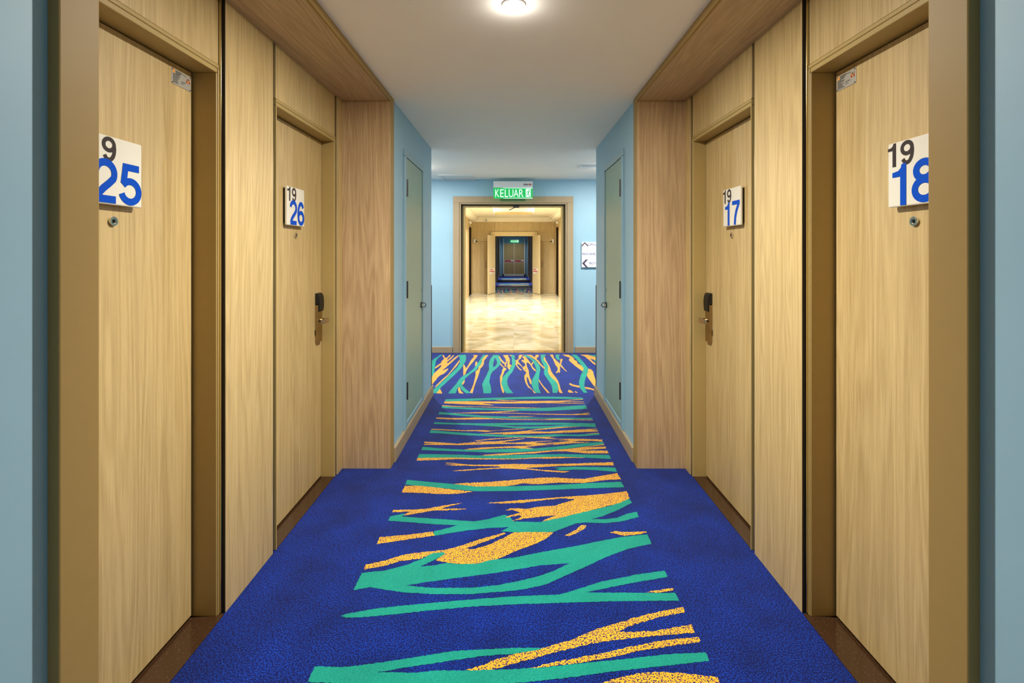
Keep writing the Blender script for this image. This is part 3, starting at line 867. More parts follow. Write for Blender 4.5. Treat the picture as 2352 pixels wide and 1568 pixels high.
def alcove(s, ym, root, detail, names, blue_near, blue_far):
    """timber-lined recess with two bedroom doors; ym maps our depth to world y"""
    y = ym
    # oak panels
    B('oak_panel', 'oak', root, s * 1.128, s * 1.20, y(1.893), y(2.266), 0, SOF, bevel=0.0015)            # pier between the doors
    B('oak_panel', 'oak', root, s * 1.151, s * 1.20, y(1.092), y(1.884), 2.142, SOF, bevel=0.0015)         # over first door
    B('oak_panel', 'oak', root, s * 1.128, s * 1.20, y(2.292), y(3.052), 2.142, SOF, bevel=0.0015)         # over second door
    B('oak_panel', 'oak', root, s * 1.120, s * 1.20, y(3.072), y(D1), 0, SOF, bevel=0.0015)                # slip beside portal
    B('oak_panel', 'oak', root, s * 1.136, s * 1.20, y(D0), y(1.068), 0, SOF, bevel=0.0015)
    # portal returns
    B('portal_panel', 'oak_portal_shade', root, s * 0.807, s * 1.30, y(D1), y(D1 + 0.02), 0, SOF, bevel=0.001)
    B('portal_panel', 'oak_portal_shade', root, s * 0.807, s * 1.30, y(D0), y(D0 - 0.02), 0, SOF, bevel=0.001)
    # soffit board and its edge band
    B('soffit_board', 'oak_soffit', root, s * 0.815, s * 1.30, y(D0 + 0.001), y(D1 - 0.001), SOF, CEIL, bevel=0.001)
    B('soffit_edge', 'portal_paint', root, s * TX, s * 0.815, y(D0), y(D1 - 0.003), SOF - 0.001, CEIL, bevel=0.0015)
    # metal-wrapped portal corners
    B('portal_trim', 'portal_paint', root, s * TX, s * 0.90, y(D1 + 0.002), y(D1 + 0.09), 0, CEIL, bevel=0.003)
    B('portal_trim', 'portal_paint', root, s * TX, s * 0.90, y(D0 - 0.002), y(D0 - 0.086), 0, CEIL, bevel=0.003)
    # black backing painting in the shade of the gaps, and the rough wall behind everything
    gb = MB()
    for (a, c, x) in ((1.885, 1.93, 1.165), (2.25, 2.287, 1.160), (3.052, 3.09, 1.15), (1.05, 1.107, 1.165)):
        gb.box(s * x, s * 1.19, y(a), y(c), 0, SOF)
    gb.box(s * 1.130, s * 1.19, y(1.8912), y(1.8929), 0, SOF)  # black facing on the pier edge, painting the groove's shade
    gb.build('shadow_gap', 'groove_black', root)
    B('backing', 'groove_black', root, s * 1.285, s * 1.36, y(D0), y(D1), 0, CEIL)
    # polished strips standing in the gaps
    for (a, c, x) in ((1.8862, 1.8902, 1.141), (2.271, 2.276, 1.131), (3.058, 3.062, 1.124)):
        B('metal_strip', 'brass_strip', root, s * x, s * 1.18, y(a), y(c), 0, SOF, bevel=0.001)
    room_door(s, y, 1.119, 1.862, 1.152, 1.2415, False, detail, 0.012, names[0])
    room_door(s, y, 2.302, 3.038, 1.129, 1.208, True, detail, 0.003, names[1])
    # painted wall blocks either side
    B('painted_wall', 'blue_paint', root, s * (WX + 0.0115), s * 1.36, y(blue_near[0]), y(blue_near[1]), 0, CEIL)
    B('painted_wall', 'blue_paint', root, s * WX, s * 1.36, y(blue_far[0]), y(blue_far[1]), 0, CEIL)


ident = lambda d: d
far1 = lambda d: MIR - d
far2 = lambda d: MIR - d + PER
for s in (-1, 1):
    nm = [('oak bedroom door with plate 25 in the nearest left recess', 'oak bedroom door with plate 26 and bronze lock on the left'),
          ('oak bedroom door with plate 18 in the nearest right recess', 'oak bedroom door with plate 17 and bronze lock on the right')][s > 0]
    alcove(s, ident, wall_root[s], True, nm, (D0 - 0.075, -1.14), (D1 + 0.08, DC))
    t = SIDE[s]
    alcove(s, far1, far_root[s], False, ('second oak bedroom door past the lobby on the ' + t + ' of the dim corridor', 'first oak bedroom door past the lobby on the ' + t + ' of the dim corridor'), (D0 - 0.075, -1.16), (D1 + 0.08, DC))
    alcove(s, far2, far_root[s], False, ('fourth oak bedroom door past the lobby on the ' + t + ' of the dim corridor', 'third oak bedroom door past the lobby on the ' + t + ' of the dim corridor'), (D0 - 0.075, MIR + PER - DEND - 0.1), (D1 + 0.08, 3.24))
    # recess behind the camera, closed off
    B('painted_wall', 'blue_paint', wall_root[s], s * 1.14, s * 1.36, DBACK, -1.14, 0, CEIL)
    # side of the cross corridor and its end
    B('painted_wall', 'blue_paint', wall_root[s], s * 1.36, s * (DEND_CROSS + 0.1), DC - 0.3, DC, 0, CEIL)
    B('painted_wall', 'blue_paint', wall_root[s], s * DEND_CROSS, s * (DEND_CROSS + 0.1), DC, DF, 0, CEIL)
    B('painted_wall', 'blue_paint', far_root[s], s * 1.36, s * (DEND_CROSS + 0.1), MIR - DC + 0.3, MIR - DC, 0, CEIL)
    B('painted_wall', 'blue_paint', far_root[s], s * DEND_CROSS, s * (DEND_CROSS + 0.1), DL + 0.2, MIR - DC, 0, CEIL)
    # skirtings
    bb = MB()
    bb.box(s * (WX - 0.018), s * (WX + 0.01), D1 + 0.092, DC + 0.018, 0, 0.1)
    bb.box(s * (WX + 0.01), s * DEND_CROSS, DC - 0.01, DC + 0.018, 0, 0.1)
    bb.build('baseboard_' + t, 'trim_paint', None, bevel=0.004, label='taupe skirting along the ' + t + ' blue wall below the service door', cat='skirting', kind='structure')
    bb = MB()
    bb.box(s * (WX - 0.006), s * (WX + 0.02), -1.1, D0 - 0.09, 0, 0.1)
    bb.build('baseboard_near_' + t, 'trim_paint', None, bevel=0.004, label='taupe skirting along the nearest ' + t + ' blue wall', cat='skirting', kind='structure')
    bb = MB()
    bb.box(s * 0.86, s * DEND_CROSS, DF - 0.018, DF + 0.01, 0, 0.085)
    bb.build('baseboard_far_' + t, 'trim_paint', None, bevel=0.004, label='taupe skirting on the far blue wall, ' + t + ' of the lobby doorway', cat='skirting', kind='structure')
    # corner guard
    cg = MB()
    cg.box(s * (WX - 0.004), s * (WX + 0.03), DC - 0.001, DC + 0.004, 0.1, 1.09)
    cg.box(s * (WX - 0.005), s * (WX + 0.001), DC - 0.012, DC + 0.004, 0.1, 1.09)
    cg.build('corner_guard', 'bronze_guard', None, bevel=0.001, label='dark corner guard strip on the ' + t + ' blue wall corner', cat='corner guard', group='corner guards')

wb = B('wall_back', 'blue_paint', None, -1.4, 1.4, DBACK - 0.1, DBACK, 0, CEIL, label='blue wall closing the corridor behind the viewer', cat='wall', kind='structure')

# ---------------------------------------------------------------- service doors
for s in (-1, 1):
    t = SIDE[s]
    DOORN[0] += 1
    dr = empty('door_%d' % DOORN[0], (s * WX, 3.93, 0.1), 'grey-green service cupboard door in the ' + t + ' blue wall', 'door', 'structure')
    a0, a1, zt, zb = 3.555, 4.30, 2.175, 0.10
    fr = MB()
    fr.box(s * (WX - 0.016), s * (WX + 0.02), a0, a0 + 0.05, zb, zt - 0.05)
    fr.box(s * (WX - 0.016), s * (WX + 0.02), a1 - 0.05, a1, zb, zt - 0.05)
    fr.box(s * (WX - 0.016), s * (WX + 0.02), a0, a1, zt - 0.05, zt)
    fr.box(s * (WX - 0.010), s * (WX + 0.02), a0 + 0.05, a1 - 0.05, zb, 0.14)
    fr.build('door_frame', 'blue_gloss', dr, bevel=0.005)
    B('door_leaf', 'service_paint', dr, s * (WX - 0.006), s * (WX + 0.02), a0 + 0.054, a1 - 0.054, 0.145, zt - 0.054, bevel=0.001)
    B('door_gap', 'black', dr, s * (WX - 0.002), s * (WX + 0.005), a0 + 0.05, a1 - 0.05, 0.14, zt - 0.05)
    for z in (1.892, 1.134, 0.379):
        hg = MB()
        for k in range(5):
            z0 = z - 0.064 + k * 0.0258
            hg.tube((s * (WX - 0.016), a0 + 0.052, z0), (s * (WX - 0.016), a0 + 0.052, z0 + 0.0245), 0.009, 0.009, 12)
        hg.build('hinge', 'hinge_metal', dr, smooth=True)
    hy, hz = a1 - 0.088, 0.955
    rs = MB()
    rs.tube((s * (WX - 0.006), hy, hz), (s * (WX - 0.014), hy, hz), 0.030, 0.024, 28)
    ro = rs.build('pull_rose', 'hinge_metal', dr, smooth=True, label='chrome round pull with hinged ring')
    MB().torus((s * (WX - 0.028), hy, hz), (0, 1, 0), 0.019, 0.0035).build('pull_ring', 'hinge_metal', ro, smooth=True)
    B('keyhole', 'hinge_metal', dr, s * (WX - 0.0065), s * (WX - 0.003), hy - 0.004, hy + 0.012, 1.07, 1.10, bevel=0.001)

# ---------------------------------------------------------------- number plates and fire plaques
def plate(s, xd, yc, small, big, label):
    sz, z0, th = 0.206, 1.555, 0.014
    xf = xd - 0.026
    u = Vector((0, -s, 0)) * sz
    v = Vector((0, 0, 1)) * sz
    root = empty('room_number_plate', (s * xd, yc, z0), label, 'sign', group='room number plates on the doors')
    B('acrylic_panel', 'white_gloss', root, s * xf, s * (xf + th), yc - sz / 2, yc + sz / 2, z0, z0 + sz, bevel=0.004)
    B('spacer', 'black', root, s * (xf + th), s * xd, yc - sz / 2 + 0.006, yc + sz / 2 - 0.03, z0 + 0.012, z0 + sz - 0.012)
    org = Vector((s * (xf - 0.0006), yc, z0)) - u / 2
    mb = MB()
    for ch, bx in small:
        put_glyph(mb, ch, org, u, v, bx, 0.034)
    mb.build('floor_numeral', 'numeral_dark', root, recalc=False, label='dark numeral 19')
    org = Vector((s * (xf - 0.0009), yc, z0)) - u / 2
    mb = MB()
    for ch, bx in big:
        put_glyph(mb, ch, org, u, v, bx, 0.034)
    mb.build('room_numeral', 'numeral_blue', root, recalc=False, label='large blue room numeral')


n19 = [('1', (0.0, 0.165, 0.62, 0.985)), ('9', (0.25, 0.50, 0.62, 0.985))]
plate(-1, 1.2415, 1.478, n19, [('2', (0.10, 0.52, 0.02, 0.66)), ('5', (0.55, 0.985, 0.02, 0.65))], 'white acrylic plate with blue 25 on the nearest left door')
plate(-1, 1.208, 2.627, n19, [('2', (0.13, 0.55, 0.02, 0.66)), ('6', (0.57, 0.985, 0.02, 0.66))], 'white acrylic plate 19 26 on the second left door')
plate(1, 1.2415, 1.468, n19, [('1', (0.09, 0.36, 0.015, 0.645)), ('8', (0.46, 0.90, 0.02, 0.66))], 'white acrylic plate 19 18 on the nearest right door')
plate(1, 1.208, 2.627, n19, [('1', (0.13, 0.40, 0.015, 0.64)), ('7', (0.55, 0.99, 0.015, 0.645))], 'white acrylic plate 19 17 on the second right door')

for s in (-1, 1):
    yc, wd, ht, z0, xd = 1.804, 0.104, 0.056, 2.026, 1.2415
    u = Vector((0, -s, 0))
    v = Vector((0, 0, 1))
    root = empty('fire_rating_plaque', (s * xd, yc, z0), 'small metal plaque with fine print on the nearest ' + SIDE[s] + ' door', 'plaque', group='metal plaques at the door heads')
    B('plaque_plate', 'plaque_metal', root, s * xd, s * (xd - 0.002), yc - wd / 2, yc + wd / 2, z0, z0 + ht, bevel=0.0005)
    org = Vector((s * (xd - 0.0024), yc, z0)) - u * wd / 2

    def patch(mb, u0, u1, v0, v1, lift=0.0):
        o2 = org + Vector((-s * lift, 0, 0))
        mb.mesh2d([(u0, v0), (u1, v0), (u1, v1), (u0, v1)], [(0, 1, 2, 3)], o2, u, v)
    mb = MB()
    patch(mb, 0.004, 0.017, 0.040, 0.053)
    mb.build('orange_mark', 'print_orange', root)
    mb = MB()
    for k in range(3):
        patch(mb, 0.020, 0.056 - 0.006 * k, 0.0495 - 0.005 * k, 0.0525 - 0.005 * k)
    for k in range(8):
        x = 0.006
        e = 0.036 + random.uniform(-0.012, 0.008)
        while x < e:
            q = random.uniform(0.002, 0.006)
            patch(mb, x, x + q, 0.006 + k * 0.0043, 0.0085 + k * 0.0043)
            x += q + 0.0009
    patch(mb, 0.058, 0.078, 0.0475, 0.0495)
    patch(mb, 0.050, 0.074, 0.0200, 0.0225)
    patch(mb, 0.048, 0.064, 0.0135, 0.0155)
    mb.build('fine_print', 'print_black', root)
    mb = MB()
    patch(mb, 0.078, 0.082, 0.026, 0.044)
    patch(mb, 0.094, 0.098, 0.026, 0.044)
    patch(mb, 0.080, 0.096, 0.027, 0.034)
    mb.build('emblem', 'print_red', root)
    mb = MB()
    patch(mb, 0.0845, 0.0915, 0.0285, 0.036, 0.0003)
    patch(mb, 0.0785, 0.0815, 0.036, 0.041, 0.0003)
    patch(mb, 0.0945, 0.0975, 0.036, 0.041, 0.0003)
    mb.build('emblem', 'print_yellow', root)
    mb = MB()
    patch(mb, 0.0855, 0.0905, 0.036, 0.043, 0.0004)
    mb.build('emblem', 'print_black', root)
    for (a, c) in ((0.004, 0.004), (wd - 0.004, 0.004), (0.004, ht - 0.004), (wd - 0.004, ht - 0.004)):
        p = org + u * a + v * c
        MB().tube(p, p + Vector((-s * 0.0015, 0, 0)), 0.0022, 0.0018, 10).build('screw', 'black', root)

# ---------------------------------------------------------------- downlights
def downlight(x, y, z, power, label, wash=0.0, tint=WARM, r=0.048, spread=math.radians(150), group='recessed ceiling downlights', glow=0.0, cone=None):
    root = empty('downlight', (x, y, z), label, 'downlight', group=group)
    rb = MB()
    rb.ring((x, y, z - 0.007), (0, 0, 1), r * 0.62, r, 0.012, 40)
    rb.build('bezel', 'white_plastic', root, bevel=0.002, smooth=True)
    MB().tube((x, y, z - 0.003), (x, y, z - 0.0035), r * 0.63, r * 0.63, 32).build('lens', 'lamp_lens', root)
    if cone:
        ld = bpy.data.lights.new('downlight_lamp', 'SPOT')
        ld.spot_size = cone[0]
        ld.spot_blend = cone[1]
        ld.shadow_soft_size = 0.025
    else:
        ld = bpy.data.lights.new('downlight_lamp', 'AREA')
        ld.shape = 'DISK'
        ld.size = r * 1.2
        ld.spread = spread
    ld.energy = power
    ld.color = tint
    lo = bpy.data.objects.new('downlight_lamp', ld)
    lo.location = (x, y, z - 0.012)
    COL.objects.link(lo)
    lo.parent = root
    lo.matrix_parent_inverse = Matrix.Translation(-Vector((x, y, z)))
    if wash:  # second, wide area lamp added for bounce onto walls and ceiling
        la = bpy.data.lights.new('added_wash', 'AREA')
        la.shape = 'DISK'
        la.size = r * 1.2
        la.energy = wash
        la.color = tint
        l3 = bpy.data.objects.new('added_wash', la)
        l3.location = (x, y, z - 0.010)
        COL.objects.link(l3)
        l3.parent = root
        l3.matrix_parent_inverse = Matrix.Translation(-Vector((x, y, z)))
    if glow:
        # extra point lamp added below the fitting to brighten the ceiling
        lp = bpy.data.lights.new('added_glow', 'POINT')
        lp.energy = glow
        lp.color = tint
        lp.shadow_soft_size = 0.03
        l2 = bpy.data.objects.new('added_glow', lp)
        l2.location = (x, y, z - 0.05)
        COL.objects.link(l2)
        l2.parent = root
        l2.matrix_parent_inverse = Matrix.Translation(-Vector((x, y, z)))
    return root


downlight(0.0, 2.0, CEIL, P_CORRIDOR, 'round lit downlight in the near corridor ceiling', glow=0.8, cone=CONE, wash=W_CORRIDOR)
downlight(0.0, 2.0 - PER, CEIL, P_CORRIDOR * 0.4, 'round lit downlight behind the viewer', glow=0.4, cone=CONE, wash=W_CORRIDOR * 0.4)
for s in (-1, 1):
    downlight(s * 1.25, 5.75, CEIL, P_CROSS, 'downlight round the %s corner of the cross passage' % SIDE[s], glow=6.0, cone=(math.radians(110), 0.9), wash=W_CROSS)
downlight(0.0, MIR - 2.0, CEIL, P_FAR, 'first downlight of the dim corridor beyond the lobby', cone=NARROW)
downlight(0.0, MIR - 2.0 + PER, CEIL, P_FAR, 'second downlight of the dim corridor beyond the lobby', cone=NARROW)
downlight(0.0, DEND - 1.2, CEIL, 9.0, 'downlight before the closed doors at the corridor end')
for s in (-1, 1):
    downlight(s * 1.25, MIR - 5.75, CEIL, 6.0, 'downlight round the %s corner past the lobby' % SIDE[s])

# ---------------------------------------------------------------- wall with the lobby doorway
wf = empty('wall_far', (0, DF, 0), 'pale blue wall with the open lobby doorway at the end of the corridor', 'wall', 'structure')
B('painted_wall', 'blue_paint', wf, -DEND_CROSS, -0.80, DF, DF + 0.2, 0, CEIL)
B('painted_wall', 'blue_paint', wf, 0.79, DEND_CROSS, DF, DF + 0.2, 0, CEIL)
B('painted_wall', 'blue_paint', wf, -0.80, 0.79, DF, DF + 0.2, 2.15, CEIL)
cx = -0.008
DOORN[0] += 1
ldr = empty('door_%d' % DOORN[0], (cx, DF, 0), 'taupe framed double doorway standing open to the bright lift lobby', 'door', 'structure')
cs = MB()
for sg in (-1, 1):
    cs.box(cx + sg * 0.845, cx + sg * 0.757, DF - 0.022, DF + 0.01, 0, 2.112)
cs.box(cx - 0.845, cx + 0.845, DF - 0.022, DF + 0.01, 2.112, 2.2)
cs.build('casing', 'trim_paint', ldr, bevel=0.004)
cs = MB()
for sg in (-1, 1):
    cs.box(cx + sg * 0.757, cx + sg * 0.735, DF - 0.012, DF + 0.2, 0, 2.09)
cs.box(cx - 0.757, cx + 0.757, DF - 0.012, DF + 0.2, 2.09, 2.112)
cs.build('inner_bead', 'trim_paint', ldr, bevel=0.004)
cs = MB()
for sg in (-1, 1):
    cs.box(cx + sg * 0.737, cx + sg * 0.725, DF + 0.03, DF + 0.2, 0, 2.078)
cs.box(cx - 0.737, cx + 0.737, DF + 0.03, DF + 0.2, 2.078, 2.09)
cs.build('jamb_dark_strip', 'groove_black', ldr)  # dark strip lining the jambs and head inside the bead
cs = MB()
for sg in (-1, 1):
    cs.box(cx + sg * 0.80, cx + sg * 0.690, DF + 0.06, DF + 0.21, 0, 2.060)
cs.box(cx - 0.80, cx + 0.80, DF + 0.06, DF + 0.21, 2.060, 2.15)
cs.build('door_stop', 'frame_paint', ldr, bevel=0.002)
for sg in (-1, 1):
    # leaves folded back into the lobby
    hx = cx + sg * 0.722
    lf = MB()
    d = Vector((sg * 0.06, 0.62, 0))
    n = Vector((sg * 0.045, -0.004, 0))
    p = Vector((hx, DF + 0.215, 0.01))
    lf.prism([p, p + d, p + d + n, p + n], (0, 0, 2.04))
    lf.build('door_leaf', 'door_cream', ldr, bevel=0.002)
B('closer_body', 'hinge_metal', ldr, cx - 0.0, cx + 0.085, DF + 0.03, DF + 0.075, 2.045, 2.075, bevel=0.003)
MB().tube((cx + 0.02, DF + 0.06, 2.05), (cx - 0.055, DF + 0.10, 2.018), 0.006).build('closer_arm', 'hinge_metal', ldr)
for (a, c) in ((-0.80, 0.004), (0.007, 0.79)):
    B('threshold', 'marble_brown', ldr, a, c, DF, DF + 0.165, -0.04, 0.004, bevel=0.001)

# exit sign
def exit_sign(cx, y, z0, wd, label, detail=True):
    root = empty('exit_sign', (cx, y, z0), label, 'exit sign', group='illuminated exit signs')
    h1, h2 = 0.27 * wd, 0.165 * wd
    B('housing', 'white_plastic', root, cx - wd / 2, cx + wd / 2, y, y + 0.09, z0 + h1, z0 + h1 + h2, bevel=0.004)
    pn = B('lit_panel', 'exit_green', root, cx - wd / 2, cx + wd / 2, y + 0.03, y + 0.05, z0, z0 + h1, bevel=0.002, label='glowing green panel')
    u, v = Vector((1, 0, 0)), Vector((0, 0, 1))
    org = Vector((cx - wd / 2, y + 0.0292, z0))
    mb = MB()
    x = 0.043
    for ch, w0, w1 in (('K', .045, .15), ('E', .172, .262), ('L', .29, .378), ('U', .392, .51), ('A', .515, .64), ('R', .655, .77)):
        put_glyph(mb, ch, org, u, v, (w0 * wd, w1 * wd, 0.13 * h1, 0.87 * h1), 0.0)
    # white field behind the running figure, thin border along the edges
    mb.mesh2d([(0.825 * wd, .14 * h1), (0.952 * wd, .14 * h1), (0.952 * wd, .9 * h1), (0.825 * wd, .9 * h1)], [(0, 1, 2, 3)], org, u, v)
    mb.mesh2d([(0.25 * wd, .0), (wd, .0), (wd, .06 * h1), (0.25 * wd, .03 * h1)], [(0, 1, 2, 3)], org, u, v)
    mb.mesh2d([(0.25 * wd, .97 * h1), (wd, .95 * h1), (wd, h1), (0.25 * wd, h1)], [(0, 1, 2, 3)], org, u, v)
    mb.build('sign_lettering', 'exit_white', pn, recalc=False, label='white letters KELUAR')
    if detail:
        man = MB()
        org2 = org + Vector((0, -0.0008, 0))

        def P(*pts):
            man.mesh2d([((0.825 + 0.127 * a) * wd, (.14 + .76 * c) * h1) for a, c in pts], [tuple(range(len(pts)))], org2, u, v)
        P((.60, .80), (.66, .76), (.74, .76), (.79, .80), (.79, .87), (.74, .91), (.66, .91), (.60, .87))
        P((.30, .70), (.60, .76), (.68, .70), (.60, .42), (.40, .44), (.46, .66))
        P((.30, .70), (.08, .56), (.13, .50), (.40, .66))
        P((.62, .74), (.78, .60), (.96, .56), (.96, .62), (.80, .66), (.68, .74))
        P((.40, .44), (.52, .44), (.38, .22), (.02, .26), (.02, .32), (.30, .30))
        P((.46, .46), (.60, .44), (.84, .04), (.74, .02), (.58, .24))
        man.build('running_figure', 'exit_green', pn, recalc=False, label='green running figure')
        mk = MB()
        for k in range(3):
            mk.mesh2d([((0.765 + k * .04) * wd, h1 + .34 * h2), ((0.80 + k * .04) * wd, h1 + .34 * h2), ((0.795 + k * .04) * wd, h1 + .62 * h2), ((0.77 + k * .04) * wd, h1 + .60 * h2)], [(0, 1, 2, 3)], Vector((cx - wd / 2, y - 0.0008, z0)), u, v)
        mk.build('maker_mark', 'print_grey', root, recalc=False)
        mk = MB()
        mk.mesh2d([(0.885 * wd, h1 + .36 * h2), (0.975 * wd, h1 + .36 * h2), (0.97 * wd, h1 + .58 * h2), (0.90 * wd, h1 + .62 * h2)], [(0, 1, 2, 3)], Vector((cx - wd / 2, y - 0.0008, z0)), u, v)
        mk.build('maker_mark', 'print_pink', root, recalc=False)
        for q in (0.93, 0.975):
            MB().tube((cx + (q - .5) * wd, y + 0.02, z0 + h1), (cx + (q - .5) * wd, y + 0.02, z0 + h1 - 0.008 + 0.016), 0.006).build('indicator_lamp', 'lamp_red', root)
    return root


exit_sign(-0.01, DF - 0.16, 2.158, 0.54, 'lit green exit sign reading KELUAR above the lobby doorway')
exit_sign(0.05, DEND - 0.14, 2.02, 0.50, 'small distant green exit sign at the dim corridor end', detail=False)

# direction board
root = empty('direction_sign', (1.13, DF, 1.21), 'white wall sign with arrows and room ranges right of the doorway', 'sign')
B('sign_panel', 'sign_white', root, 0.952, 1.31, DF - 0.03, DF - 0.018, 1.205, 1.558, bevel=0.002)
B('spacer', 'black', root, 0.98, 1.28, DF - 0.018, DF, 1.23, 1.53)
u, v = Vector((1, 0, 0)), Vector((0, 0, 1))
org = Vector((0.952, DF - 0.0306, 1.205))
q = 0.00613 / 17.42          # one zoomed pixel in metres
sgn = MB()


def sp(x, yy):
    return ((x - 455) * q, 0.353 - (yy - 278) * q)


sgn.mesh2d([sp(*p) for p in ((460, 400), (580, 280), (715, 405), (712, 470), (583, 340), (460, 465))], [(0, 1, 4, 5), (1, 2, 3, 4)], org, u, v)
sgn.build('arrow_mark', 'sign_plum', root, recalc=False)
sgn = MB()
sgn.mesh2d([sp(*p) for p in ((470, 1125), (620, 970), (710, 970), (570, 1125), (705, 1285), (620, 1285))], [(0, 3, 2, 1), (0, 5, 4, 3)], org, u, v)
sgn.build('arrow_mark', 'sign_plum', root, recalc=False)
tx = MB()
x, yy = sp(738, 412)
put_text(tx, 'Lift Lobby', org, u, v, x, yy, 95 * q, 0.02)
tx.build('sign_lettering', 'sign_blue', root, recalc=False)
tx = MB()
x, yy = sp(462, 800)
put_text(tx, '1901-1916', org, u, v, x, yy, 92 * q, 0.02, squeeze=1.06)
tx.build('sign_lettering', 'sign_blue', root, recalc=False)
tx = MB()
x, yy = sp(738, 1172)
put_text(tx, '1927-', org, u, v, x, yy, 92 * q, 0.02, squeeze=1.06)
tx.build('sign_lettering', 'sign_blue', root, recalc=False)

# ceiling hatch and slot diffuser
root = empty('ceiling_hatch', (-0.77, 6.6, CEIL), 'white framed access hatch in the cross passage ceiling, left of the exit sign', 'hatch')
x0, x1, y0, y1 = -1.0, -0.535, 6.36, 6.785
hb = MB()
hb.box(x0, x1, y0, y0 + 0.03, CEIL - 0.012, CEIL)
hb.box(x0, x1, y1 - 0.03, y1, CEIL - 0.012, CEIL)
hb.box(x0, x0 + 0.045, y0 + 0.03, y1 - 0.03, CEIL - 0.012, CEIL)
hb.box(x1 - 0.03, x1, y0 + 0.03, y1 - 0.03, CEIL - 0.012, CEIL)
hb.build('hatch_frame', 'white_plastic', root, bevel=0.002)
B('hatch_panel', 'white_plastic', root, x0 + 0.05, x1 - 0.034, y0 + 0.034, y1 - 0.05, CEIL - 0.006, CEIL, bevel=0.001)
B('hatch_gap', 'black', root, x0 + 0.045, x1 - 0.03, y1 - 0.05, y1 - 0.03, CEIL - 0.004, CEIL - 0.001)
root = empty('slot_diffuser', (1.1, 5.8, CEIL), 'white slot air diffuser in the cross passage ceiling, right side', 'air vent')
db = MB()
db.box(0.775, 1.6, 5.66, 5.69, CEIL - 0.008, CEIL)
db.box(0.775, 1.6, 5.85, 5.88, CEIL - 0.008, CEIL)
db.box(0.775, 0.805, 5.69, 5.85, CEIL - 0.008, CEIL)
db.box(1.57, 1.6, 5.69, 5.85, CEIL - 0.008, CEIL)
db.build('diffuser_frame', 'white_plastic', root, bevel=0.002)
B('slot', 'black', root, 0.805, 1.57, 5.69, 5.72, CEIL - 0.004, CEIL - 0.001)
B('slot', 'black', root, 0.805, 1.57, 5.83, 5.85, CEIL - 0.004, CEIL - 0.001)
B('vane', 'white_plastic', root, 0.805, 1.57, 5.72, 5.83, CEIL - 0.007, CEIL - 0.001, bevel=0.001)

# ---------------------------------------------------------------- lift lobby
LXW = 1.43
LZ = 2.62
lf = empty('lobby_floor', (0, 12, 0), 'polished cream marble tiled floor of the lift lobby', 'floor', 'structure')
TS = 0.765
y = DF + 0.165
tile_me = {}
row = 0
while y < DL - 0.01:
    y2 = min(y + TS, DL)
    xs = [-LXW - 0.15] + [k * TS for k in (-1, 0, 1)] + [LXW + 0.15]
    for a, c in zip(xs, xs[1:]):
        B('tile', 'marble_cream', lf, a + 0.0006, c - 0.0006, y + 0.0006, y2 - 0.0006, -0.03, 0.0, bevel=0.0004, seg=1)
    y = y2
    row += 1
B('tile_bed', 'marble_cream', lf, -LXW - 0.2, LXW + 0.2, DF + 0.16, DL + 0.1, -0.06, -0.031)

lc = empty('lobby_ceiling', (0, 12, LZ), 'white lobby ceiling with recessed tray and stepped cornice', 'ceiling', 'structure')
cb = MB()
cb.box(-LXW - 0.2, -0.59, DF + 0.2, DL, LZ, LZ + 0.06)
cb.box(0.59, LXW + 0.2, DF + 0.2, DL, LZ, LZ + 0.06)
cb.box(-0.59, 0.59, DF + 0.2, 8.6, LZ, LZ + 0.06)
cb.box(-0.59, 0.59, 15.3, DL, LZ, LZ + 0.06)
cb.build('ceiling_border', 'cream_paint', lc)
cb = MB()
cb.box(-0.74, -0.70, 8.46, 15.44, LZ + 0.06, LZ + 0.2)
cb.box(0.70, 0.74, 8.46, 15.44, LZ + 0.06, LZ + 0.2)
cb.box(-0.70, 0.70, 8.46, 8.5, LZ + 0.06, LZ + 0.2)
cb.box(-0.70, 0.70, 15.38, 15.44, LZ + 0.06, LZ + 0.2)
cb.build('tray_side', 'cream_paint', lc)
B('tray_edge', 'frame_paint', lc, -0.592, 0.592, 15.28, 15.302, LZ - 0.002, LZ + 0.075)
B('tray_top', 'cream_paint', lc, -0.75, 0.75, 8.45, 15.45, LZ + 0.19, LZ + 0.24)
for sg in (-1, 1):
    root = empty('cove_fill_strip', (sg * 0.65, 12, LZ + 0.06), 'added hidden glowing strip brightening the lobby ceiling tray, %s side' % SIDE[sg], 'cove light', group='added lobby fill strips')
    B('light_strip', 'cove_fill', root, sg * 0.64, sg * 0.66, 8.6, 15.2, LZ + 0.062, LZ + 0.072)  # unseen emitter added behind the lip to light up the tray
for sg in (-1, 1):
    cb = MB()
    cb.box(sg * 1.22, sg * 1.6, DF + 0.2, DL, 2.575, LZ)
    cb.box(sg * 1.28, sg * 1.6, DF + 0.2, DL, 2.49, 2.58)
    cb.build('cornice', 'cream_paint', lc, bevel=0.003)
cb = MB()
cb.box(-1.5, 1.5, DL - 0.20, DL, 2.575, LZ)
cb.box(-1.5, 1.5, DL - 0.14, DL, 2.48, 2.58)
cb.build('cornice', 'cream_paint', lc, bevel=0.003)

